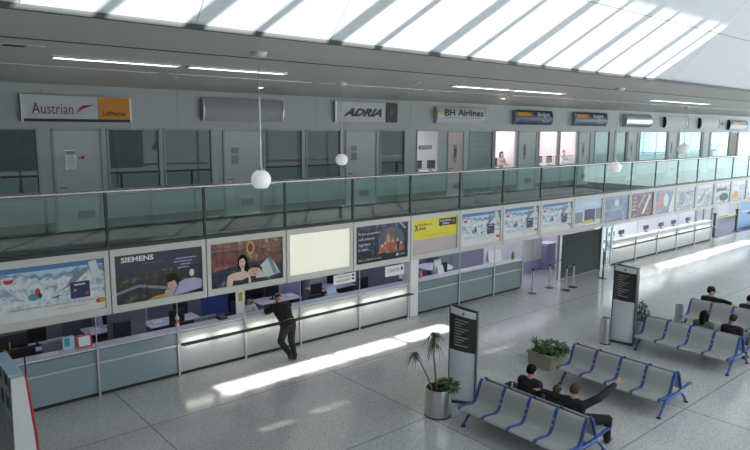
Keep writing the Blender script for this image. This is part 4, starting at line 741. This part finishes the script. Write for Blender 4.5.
b = MB(); tuft(b, (9.40, 9.0, 1.82), 46, .34, .011, .46, 'leafd', .3); tuft(b, (9.41, 9.02, 1.6), 26, .28, .010, .46, 'leafd', 0); b.build('foliage', t); b = MB(); tuft(b, (9.15, 9.32, 1.36), 34, .24, .010, .36, 'leafd', .1); b.build('foliage', t)
def bush(cx, cy, cz, r, h, n, label, name='leafy_plant', m='leaf', L=.16, wd=.035):
    t = thing(name, label, 'plant', (cx, cy, cz)); b = MB(); s = MB()
    for k in range(n):
        a = random.uniform(0, 2*PI); q = r*math.sqrt(random.random())*.9; z = cz+h*random.random()**.8*(1-.5*q/r); p = (cx+q*math.cos(a), cy+q*math.sin(a), z)
        blade(b, p, (math.cos(a), math.sin(a), random.uniform(-.2, .9)), L*random.uniform(.6, 1.2), wd, .06, m)
    for k in range(9):
        a = k*.7; s.tube([(cx+.2*r*math.cos(a), cy+.2*r*math.sin(a), cz-.04), (cx+.6*r*math.cos(a), cy+.6*r*math.sin(a), cz+h*.7)], .006, 'bark', 5)
    s.build('stem', t); b.build('foliage', t); return t
bush(9.68, 8.85, .57, .17, .30, 90, 'small bright leafy plant low in the steel planter')
# square planter
t = thing('planter', 'square beige stone planter at the end of the empty bench', 'planter', (13.85, 9.18, 0)); b = MB(); b.prism([(8.86, .0), (9.52, 0), (9.55, .36), (8.83, .36)], 'x', 13.5, 14.3, 'stone'); b.build('box', t); MB().box(13.53, 14.27, 8.88, 9.5, .36, .375, 'soil').build('soil', t); b = MB()
for q in ((13.47, 14.33, 8.80, 8.87), (13.47, 14.33, 9.51, 9.58), (13.47, 13.54, 8.87, 9.51), (14.26, 14.33, 8.87, 9.51)): b.box(q[0], q[1], q[2], q[3], .34, .39, 'stone')
b.build('rim', t)
bush(13.95, 9.12, .38, .42, .26, 300, 'low bushy green plant filling the square stone planter', L=.17, wd=.03)
t = thing('spiky_plant', 'spiky narrow leaved plant rising from the square planter', 'plant', (13.62, 9.40, .38)); b = MB(); tuft(b, (13.62, 9.40, .55), 26, .34, .018, .14, 'leaf', .9); b.build('foliage', t); MB().tube([(13.62, 9.40, .37), (13.62, 9.40, .56)], .02, 'bark').build('stem', t)
t = thing('planter', 'pale tall planter half hidden behind the far info totem', 'planter', (17.85, 8.74, 0)); MB().lathe([(.17, 0), (.20, .58), (.18, .58), (.17, .5)], (17.85, 8.74, 0), 'palep', 24).build('pot', t, smooth=40); MB().lathe([(.17, .48), (.17, .52)], (17.85, 8.74, 0), 'soil', 20).build('soil', t)
bush(17.85, 8.74, .52, .24, .72, 160, 'dark green leafy plant behind the far info totem', m='leafd', L=.17, wd=.035)

# ------------------------------------------------------------------ people
def capsule(b, p, q, r0, r1, m='skin', n=12):
    p, q = Vector(p), Vector(q); N_ = 5; d = q-p; L = d.length; u = d/L if L > 1e-6 else Vector((0, 0, 1)); path = []; rr = []
    for k in range(N_+1): a = PI/2*k/N_; path.append(p-u*r0*math.cos(a)); rr.append(max(.0015, r0*math.sin(a)))
    for k in range(N_+1): a = PI/2*k/N_; path.append(q+u*r1*math.sin(a)); rr.append(max(.0015, r1*math.cos(a)))
    b.tube(path, rr, m, n)
def loft(b, secs, lat, m, n=16):
    # secs: (centre, half width, half depth, axis)
    vs = []; fs = []
    for c, hw, hd, ax in secs:
        c = Vector(c); ax = Vector(ax).normalized(); l = (lat-ax*lat.dot(ax)).normalized(); dpt = ax.cross(l)
        for k in range(n): vs.append(c+l*(hw*math.cos(2*PI*k/n))+dpt*(hd*math.sin(2*PI*k/n)))
    for i in range(len(secs)-1):
        for k in range(n): fs.append((i*n+k, i*n+(k+1) % n, (i+1)*n+(k+1) % n, (i+1)*n+k))
    fs.append(list(range(n))[::-1]); fs.append([(len(secs)-1)*n+k for k in range(n)]); b.add(vs, fs, m)
def fuse(b, name, parent, vox=.012, sm=4, loc=(0, 0, 0)):
    o = b.build(name, loc=(0, 0, 0)); md = o.modifiers.new('fuse', 'REMESH'); md.mode = 'VOXEL'; md.voxel_size = vox; md.use_smooth_shade = True
    s = o.modifiers.new('soft', 'SMOOTH'); s.iterations = sm; s.factor = .5
    dg = bpy.context.evaluated_depsgraph_get(); dg.update(); me = bpy.data.meshes.new_from_object(o.evaluated_get(dg)); o.modifiers.clear()
    old = o.data; o.data = me; bpy.data.meshes.remove(old)
    me.transform(Matrix.Translation(-Vector(loc))); me.name = name
    if not me.materials: me.materials.append(b.ms[0])
    me.polygons.foreach_set('use_smooth', [True]*len(me.polygons)); o.parent = parent; return o
def person(label, J, top='cloth', legs='cloth', hair='hairbr', female=False, facing=(1, 0, 0), long_hair=False, cap=False, scale=1.0, bald=False, shoes=True, belt=False, puff=.028):
    """J: pelvis, chest, neck, head, lS, rS, lE, rE, lW, rW, lH, rH, lK, rK, lA, rA (world metres)"""
    J = {k: Vector(v) for k, v in J.items()}; base = Vector((J['pelvis'].x, J['pelvis'].y, min(J[k].z for k in J)-.08)); s = scale
    t = thing('person', label, 'person', tuple(base)); f = Vector(facing).normalized(); lat = (J['rS']-J['lS']).normalized()
    hz = (J['head']-J['neck']).normalized(); fh = (f-hz*f.dot(hz)).normalized(); sh = fh.cross(hz)
    HM = Matrix((sh, fh, hz)).transposed()       # head: x side, y forward, z up
    ax = J['neck']-J['chest']; ax0 = J['chest']-J['pelvis']; hw = .93 if female else 1.0
    def torso(b, g, m):
        P_, C_, N_ = J['pelvis'], J['chest'], J['neck']; mid = P_.lerp(C_, .5); hl = (J['rH']-J['lH']).normalized()
        loft(b, [(P_-ax0.normalized()*.09*s, .10*s+g, .09*s+g, ax0), (P_, .165*s+g, .115*s+g, ax0), (mid, .145*s*hw+g, .10*s+g, ax0), (C_, .175*s*hw+g, .118*s+g, ax0+ax), (C_.lerp(N_, .6), .165*s*hw+g, .095*s+g, ax), (N_.lerp(C_, .12), .075*s+g, .06*s+g, ax)], lat, m)
        for q in ('lS', 'rS'): capsule(b, N_.lerp(C_, .35), J[q], .062*s+g, .058*s+g, m)
    def arms(b, g, m, cut=1.0):
        for q in 'lr': capsule(b, J[q+'S'], J[q+'E'], .052*s+g, .042*s+g, m); capsule(b, J[q+'E'], J[q+'E'].lerp(J[q+'W'], cut), .041*s+g, .030*s+g*.8, m)
    def legs_(b, g, m, cut=1.0):
        for q in 'lr': capsule(b, J[q+'H'], J[q+'K'], .085*s+g, .058*s+g, m); capsule(b, J[q+'K'], J[q+'K'].lerp(J[q+'A'], cut), .056*s+g, .038*s+g, m)
        capsule(b, J['lH'], J['rH'], .09*s+g, .09*s+g, m)
    b = MB(); torso(b, 0, 'skin'); arms(b, 0, 'skin'); legs_(b, 0, 'skin')
    capsule(b, J['neck']-hz*.03, J['head']-hz*.05, .052*s, .052*s, 'skin')
    H = J['head']
    def hp(x, y, z): return H+HM @ (Vector((x, y, z))*s)
    b.ball(H+HM @ Vector((0, -.008, .025))*s, (.076*s, .094*s, .098*s), 'skin', 20, 14, HM); b.ball(hp(0, .022, -.045), (.056*s, .068*s, .072*s), 'skin', 16, 12, HM); b.ball(hp(0, .062, -.09), (.026*s, .024*s, .022*s), 'skin', 10, 8, HM)
    capsule(b, hp(0, .088, .012), hp(0, .106, -.03), .009*s, .014*s)
    for q in (1, -1): b.ball(hp(q*.077, -.005, -.012), (.011*s, .02*s, .032*s), 'skin', 10, 8, HM); b.ball(hp(q*.034, .078, -.018), (.022*s, .015*s, .016*s), 'skin', 8, 6, HM)
    for q in 'lr':                                   # hands: palm, four fingers, thumb
        Wp = J[q+'W']; d = (Wp-J[q+'E']).normalized(); ref = Vector((0, 0, 1)) if abs(d.z) < .8 else f; pn = (ref-d*ref.dot(d)).normalized(); sd = d.cross(pn)*(1 if q == 'r' else -1)
        if q+'F' in J: d = (J[q+'F']-Wp).normalized(); pn = (pn-d*pn.dot(d)).normalized(); sd = d.cross(pn)*(1 if q == 'r' else -1)
        b.ball(Wp+d*.055*s, (.042*s, .052*s, .017*s), 'skin', 12, 8, Matrix((sd, d, pn)).transposed()); capsule(b, Wp-d*.02, Wp+d*.03*s, .028*s, .026*s)
        for k, L in enumerate((.066, .076, .070, .055)):
            o = Wp+d*.095*s+sd*(.030-.020*k)*s; m1 = o+d*L*.5*s-pn*.008*s; m2 = m1+d*L*.42*s-pn*.024*s; capsule(b, o-d*.02*s, m1, .0095*s, .009*s, n=8); capsule(b, m1, m2, .009*s, .008*s, n=8)
        o = Wp+d*.035*s+sd*.034*s; m1 = o+d*.03*s+sd*.026*s-pn*.006*s; capsule(b, o, m1, .012*s, .011*s, n=8); capsule(b, m1, m1+d*.032*s-pn*.008*s, .0105*s, .009*s, n=8)
    for q in 'lr':
        A_ = J[q+'A']; fd = J.get(q+'T', A_+f*.18-Vector((0, 0, .05)))-A_; capsule(b, A_-Vector((0, 0, .03)), A_+fd*.9-Vector((0, 0, .0)), .036*s, .030*s)
    fuse(b, 'body', t, .009, 3, base)
    # clothing
    b = MB(); torso(b, puff, top); arms(b, puff*.75, top, .93); capsule(b, J['neck']-hz*.045, J['neck']-hz*.01, .064*s, .060*s, top); fuse(b, 'jacket' if not female else 'jumper', t, .013, 3, base)
    b = MB(); legs_(b, .024, legs, .97); P_ = J['pelvis']; loft(b, [(P_-ax0.normalized()*.10, .11*s+.024, .10*s+.024, ax0), (P_, .165*s+.022, .115*s+.022, ax0), (P_+ax0.normalized()*.05, .155*s+.022, .11*s+.022, ax0)], lat, legs); fuse(b, 'trousers', t, .013, 3, base)
    if belt: b = MB(); n = P_+ax0.normalized()*.055; loft(b, [(n-ax0.normalized()*.012, .165*s+.036, .118*s+.036, ax0), (n+ax0.normalized()*.012, .165*s+.036, .118*s+.036, ax0)], lat, 'clothw'); b.build('shirt_hem', t, loc=tuple(base)).location = (0, 0, 0)
    for q in 'lr':
        A_ = J[q+'A']; fd = J.get(q+'T', A_+f*.18-Vector((0, 0, .05)))-A_; b = MB(); capsule(b, A_-Vector((0, 0, .035)), A_+fd*.9, .047*s, .040*s, 'black'); o = b.build('shoe', t, loc=tuple(base), smooth=60); o.location = (0, 0, 0)
    # hair
    b = MB(); n, q_ = 24, 16; r = (.083*s, .102*s, .105*s); vs = []; keep = {}
    for i in range(q_+1):
        th_ = PI*i/q_
        for k in range(n):
            p = Vector((r[0]*math.sin(th_)*math.cos(2*PI*k/n), r[1]*math.sin(th_)*math.sin(2*PI*k/n), r[2]*math.cos(th_))); vs.append(p)
    fs = []
    for i in range(q_):
        for k in range(n):
            idx = (i*n+k, (i+1)*n+k, (i+1)*n+(k+1) % n, i*n+(k+1) % n); c = sum((vs[j] for j in idx), Vector())/4; y, z = c.y/s, c.z/s
            lim = .045+.0*y if y > .05 else (.045-(.05-y)*1.3 if y > -.03 else -.062)
            if bald: lim = max(lim, -.02) if y < -.02 else 9
            if bald and z > .06: continue
            if z > lim: fs.append(idx)
    used = sorted({j for f_ in fs for j in f_}); mp = {j: i for i, j in enumerate(used)}
    b.add([H+HM @ (vs[j]+Vector((0, -.008, .025))*s) for j in used], [tuple(mp[j] for j in f_) for f_ in fs], hair)
    ho = b.build('hair', t, loc=tuple(base), smooth=70); ho.location = (0, 0, 0); md = ho.modifiers.new('thick', 'SOLIDIFY'); md.thickness = .008
    if long_hair:
        b = MB(); capsule(b, hp(0, -.06, .03), hp(0, -.075, -.19), .085*s, .06*s, hair)
        for q in (1, -1): capsule(b, hp(q*.07, -.02, .02), hp(q*.078, -.01, -.19), .04*s, .034*s, hair)
        fuse(b, 'long_hair', t, .012, 3, base)
    if cap:
        b = MB(); cs = [(r_, z_) for r_, z_ in ((.108, .0), (.109, .05), (.098, .09), (.07, .122), (.02, .135))]
        vs = []; n = 20
        for r_, z_ in cs: vs += [hp(r_*.88*math.cos(2*PI*k/n), r_*math.sin(2*PI*k/n)-.005, z_+.02) for k in range(n)]
        b.add(vs, [(i*n+k, i*n+(k+1) % n, (i+1)*n+(k+1) % n, (i+1)*n+k) for i in range(4) for k in range(n)]+[[4*n+k for k in range(n)]], 'cloth'); vs = []
        for k in range(9): a = PI*(k/8); vs += [hp(.09*math.cos(a), .075+.0*math.sin(a), .03), hp(.085*math.cos(a), .085+.10*math.sin(a), .012)]
        b.add(vs, [(2*k, 2*k+1, 2*k+3, 2*k+2) for k in range(8)], 'cloth'); o = b.build('cap', t, loc=tuple(base), smooth=60); o.location = (0, 0, 0); md = o.modifiers.new('thick', 'SOLIDIFY'); md.thickness = .006
    for q in (1, -1): e = MB(); e.ball(hp(q*.034, .088, -.016), (.012*s, .008*s, .007*s), 'eye', 8, 6, HM); o = e.build('eye', t, loc=tuple(base)); o.location = (0, 0, 0)
    e = MB(); e.ball(hp(0, .082, -.062), (.024*s, .010*s, .008*s), 'lip', 10, 6, HM); o = e.build('mouth', t, loc=tuple(base)); o.location = (0, 0, 0)
    return t
def seated(x, y, zs, face, sgn, head, hands, lean=0, spread=.1, foot=None, sc_=1.0):
    """joints of someone seated at x,y facing along +-X (sgn); head point given"""
    H = Vector(head); P_ = Vector((x, y, zs+.11)); N_ = H-Vector((sgn*.03, 0, .17*sc_)); C_ = P_.lerp(N_, .62)-Vector((sgn*.025, 0, 0)); hw, sw = .095*sc_, .185*sc_
    lat = Vector((0, -sgn, 0)); J = dict(pelvis=P_, chest=C_, neck=N_, head=H)
    for q, k in (('l', -1), ('r', 1)):
        J[q+'H'] = P_+lat*k*hw; J[q+'S'] = N_-Vector((0, 0, .07*sc_))+lat*k*sw; J[q+'K'] = Vector((x+sgn*.44*sc_, y, zs+.10))+lat*k*(spread+.05); J[q+'A'] = Vector((x+sgn*.50*sc_, y, .085))+lat*k*(spread+.05)
        J[q+'E'], J[q+'W'] = tuple(Vector(v) for v in hands[q]) if hands.get(q) else (J[q+'S']+Vector((sgn*.03, 0, -.27*sc_))+lat*k*.05, J[q+'S']+Vector((sgn*.25, 0, -.34*sc_))-lat*k*.03)
    return J
# man leaning on the counter
J = dict(pelvis=(8.86, 13.86, .97), chest=(8.86, 14.12, 1.26), neck=(8.86, 14.27, 1.42), head=(8.86, 14.36, 1.56), lS=(8.65, 14.24, 1.36), rS=(9.07, 14.20, 1.36), lE=(8.56, 14.42, 1.235), rE=(9.12, 14.46, 1.24), lW=(8.68, 14.68, 1.235), rW=(8.96, 14.70, 1.235),
 lH=(8.76, 13.86, .90), rH=(8.96, 13.86, .90), lK=(8.70, 13.98, .49), rK=(8.98, 13.90, .48), lA=(8.84, 13.70, .13), rA=(8.98, 13.74, .085), lT=(8.86, 13.84, .05), rT=(9.0, 13.92, .045))
person('man in dark clothes leaning on the lit counter with pale shirt hem', J, 'cloth', 'cloth', 'hairg', facing=(0, 1, -.1), belt=True, scale=1.2, puff=.045, bald=True)
# clerk behind the counter, facing the hall
J = dict(pelvis=(8.75, 15.75, .56), chest=(8.75, 15.66, .88), neck=(8.75, 15.58, 1.06), head=(8.75, 15.53, 1.23), lS=(8.93, 15.6, .99), rS=(8.57, 15.6, .99), lE=(8.98, 15.38, .80), rE=(8.52, 15.38, .80), lW=(8.86, 15.16, .79), rW=(8.64, 15.16, .79), lH=(8.84, 15.75, .55), rH=(8.66, 15.75, .55), lK=(8.86, 15.86, .40), rK=(8.64, 15.86, .40), lA=(8.86, 15.80, .10), rA=(8.64, 15.80, .10))
J.update(lK=(8.86, 15.75, .13), rK=(8.64, 15.75, .13)) if False else None
J = {k: (v[0]-.12, v[1], v[2]+(.09 if k not in ('lA', 'rA', 'lW', 'rW') else 0)) for k, v in J.items()}
person('dark haired woman clerk seated behind the counter facing the leaning man', J, 'clothw', 'clothn', 'hairb', True, (0, -1, -.05), True)
office_chair(8.63, 15.95, 'black office chair under the dark haired clerk')
# youths on the far side of the nearest bench (facing away)
S = .45
person('youth with dark hair and pale shoulder strap on the nearest bench', seated(10.62, 7.33, S, 1, 1, (10.52, 7.33, 1.23), {}), 'cloth', 'cloth', 'hairb', facing=(1, -.1, 0), scale=1.2, puff=.04)
J = seated(10.64, 6.72, S, 1, 1, (10.50, 6.70, 1.02), {}, sc_=.85)
person('short haired boy seated low between two youths on the nearest bench', J, 'clothn', 'clothn', 'hairg', facing=(1, 0, 0), scale=.98)
J = seated(10.62, 6.34, S, 1, 1, (10.54, 6.34, 1.13), {'r': ((10.75, 5.95, 1.05), (11.25, 5.90, 1.22)), 'l': ((10.44, 6.72, .93), (10.42, 7.0, .95))}); J['rK'] = Vector((11.05, 5.9, .55)); J['rA'] = Vector((11.15, 5.95, .085)); J['rH'] = Vector((10.64, 6.22, .56)); J['rF'] = J['rW']+Vector((.2, .0, .12))
person('youth in black with one arm stretched out on the nearest bench', J, 'cloth', 'cloth', 'hairg', facing=(1, .1, 0), scale=1.15, puff=.035)
t = thing('backpack', 'dark navy bag on the nearest bench beside the first youth', 'bag', (10.6, 7.82, .46)); MB().bbox(10.42, 10.72, 7.66, 7.98, .46, .80, 'clothn', .07).build('body', t, smooth=60); MB().bbox(10.70, 10.78, 7.71, 7.93, .5, .68, 'clothn', .03).build('pocket', t, smooth=60); MB().tube([(10.47, 7.72, .62), (10.40, 7.72, .76), (10.46, 7.75, .84), (10.55, 7.82, .82)], .015, 'clothw', 6).build('strap', t, smooth=60)
b = MB(); b.tube([(10.42, 7.45, 1.03), (10.40, 7.42, .86), (10.46, 7.3, .66), (10.52, 7.2, .58)], .018, 'clothw', 6); tag(b.build('shoulder_strap', loc=(10.42, 7.4, .8), smooth=60), 'pale bag strap across the dark haired youth\'s back', 'strap')
# third and fourth bench
person('woman with long dark hair and grey top seated on the third bench', seated(17.86, 6.9, S, 1, 1, (17.78, 6.9, 1.14), {}), 'clothg', 'cloth', 'hairb', True, (1, 0, 0), True, scale=1.13)
person('short haired man in dark jacket seated beside the grey clad woman', seated(17.86, 6.17, S, 1, 1, (17.78, 6.17, 1.19), {}), 'cloth', 'cloth', 'hairbr', facing=(1, -.2, 0), scale=1.13)
J = seated(20.80, 7.85, S, 1, 1, (20.70, 7.90, 1.12), {'r': ((20.55, 7.46, .93), (20.42, 7.18, .93))})
person('man in black cap resting his arm on the farthest bench back', J, 'cloth', 'cloth', 'hairb', facing=(.55, -.8, 0), cap=True, scale=1.13)
person('person in dark navy seated at the cut off end of farthest bench', seated(20.80, 6.75, S, 1, 1, (20.70, 6.78, 1.10), {}), 'clothn', 'cloth', 'hairb', facing=(1, 0, 0), scale=1.13)
# people in the upper offices
def sit_up(x, y, label, top, hair, long_, fy=-1):
    z = ZS+.83; J = dict(pelvis=(x, y, z+.1), chest=(x, y-.02, z+.42), neck=(x, y-.04, z+.6), head=(x, y-.06, z+.77))
    for q, k in (('l', 1), ('r', -1)): J[q+'S'] = (x+k*.17, y-.03, z+.53); J[q+'E'] = (x+k*.22, y-.14, z+.30); J[q+'W'] = (x+k*.12, y-.34, z+.33); J[q+'H'] = (x+k*.09, y, z+.08); J[q+'K'] = (x+k*.11, y-.42, z+.08); J[q+'A'] = (x+k*.11, y-.40, ZS+.46)
    person(label, J, top, 'clothn', hair, long_, (-.3, -1, 0), long_); tc_ = office_chair_at(x, y+.05, ZS+.02, 'office chair under the '+label.split(' seated')[0])
def office_chair_at(x, y, z, label):
    t = thing('office_chair', label, 'chair', (x, y, z), 'office chairs in the upper offices'); MB().bbox(x-.24, x+.24, y-.24, y+.24, z+.76, z+.82, 'chair', .02).build('seat', t); MB().bbox(x-.2, x+.2, y+.2, y+.26, z+.84, z+1.40, 'chair', .02).build('backrest', t); b = MB(); b.tube([(x, y, z+.05), (x, y, z+.77)], .03, 'black').tube([(x, y, z+.3), (x, y-.3, z+.34), (x, y-.42, z+.34)], .02, 'black'); [b.tube([(x, y, z+.08), (x+.26*math.cos(k*1.257), y+.26*math.sin(k*1.257), z+.025)], .02, 'black') for k in range(5)]; b.build('base', t)
sit_up(23.45, 18.55, 'dark haired woman in pink seated at an upper office desk', 'clothp', 'hairb', True)
sit_up(28.15, 18.35, 'person in pale clothes seated behind the second pink window', 'clothw', 'hairbr', False)
def upper_desk(x0, x1, y, label, mon=True):
    t = thing('office_desk', label, 'desk', ((x0+x1)/2, y, ZS)); MB().box(x0, x1, y-.35, y+.35, ZS+.98, ZS+1.02, 'ctop').build('desk_top', t)
    for xx in (x0+.05, x1-.1): MB().box(xx, xx+.05, y-.3, y+.3, ZS, ZS+.98, 'alu').build('leg', t)
    if mon: monitor(x0+.35, y+.1, ZS+1.02, 'dark monitor on the '+label, 'monitors in the upper offices')
upper_desk(17.7, 19.2, 18.35, 'office desk behind the bright window beside the pinkish door'); upper_desk(25.8, 28.3, 18.25, 'office desk behind the pink lit windows'); upper_desk(22.3, 23.1, 18.2, 'small office desk beside the pink clad woman')
monitor(18.75, 18.4, ZS+1.02, 'second dark monitor behind the bright window beside the pinkish door', 'monitors in the upper offices'); monitor(26.9, 18.3, ZS+1.02, 'second dark monitor behind the pink lit windows', 'monitors in the upper offices')
t = thing('wall_picture', 'dark narrow plate on the bright office wall', 'picture', (20.5, 20.58, 5.2)); MB().box(20.2, 21.0, 20.56, 20.595, 5.22, 5.38, 'ink').build('plate', t); MB().box(20.25, 20.95, 20.555, 20.56, 5.25, 5.35, 'greyp').build('print', t)
t = thing('cabinet', 'dark upright cabinet behind the far pale upper window', 'cabinet', (45.4, 18.0, ZS)); MB().bbox(44.9, 46.0, 17.9, 18.4, ZS, 5.3, 'brown', .02).build('body', t); MB().box(44.95, 45.95, 17.88, 17.9, ZS+.1, 5.25, 'ink').build('door', t)

for o in bpy.data.objects:
    if '_o' in o: del o['_o']
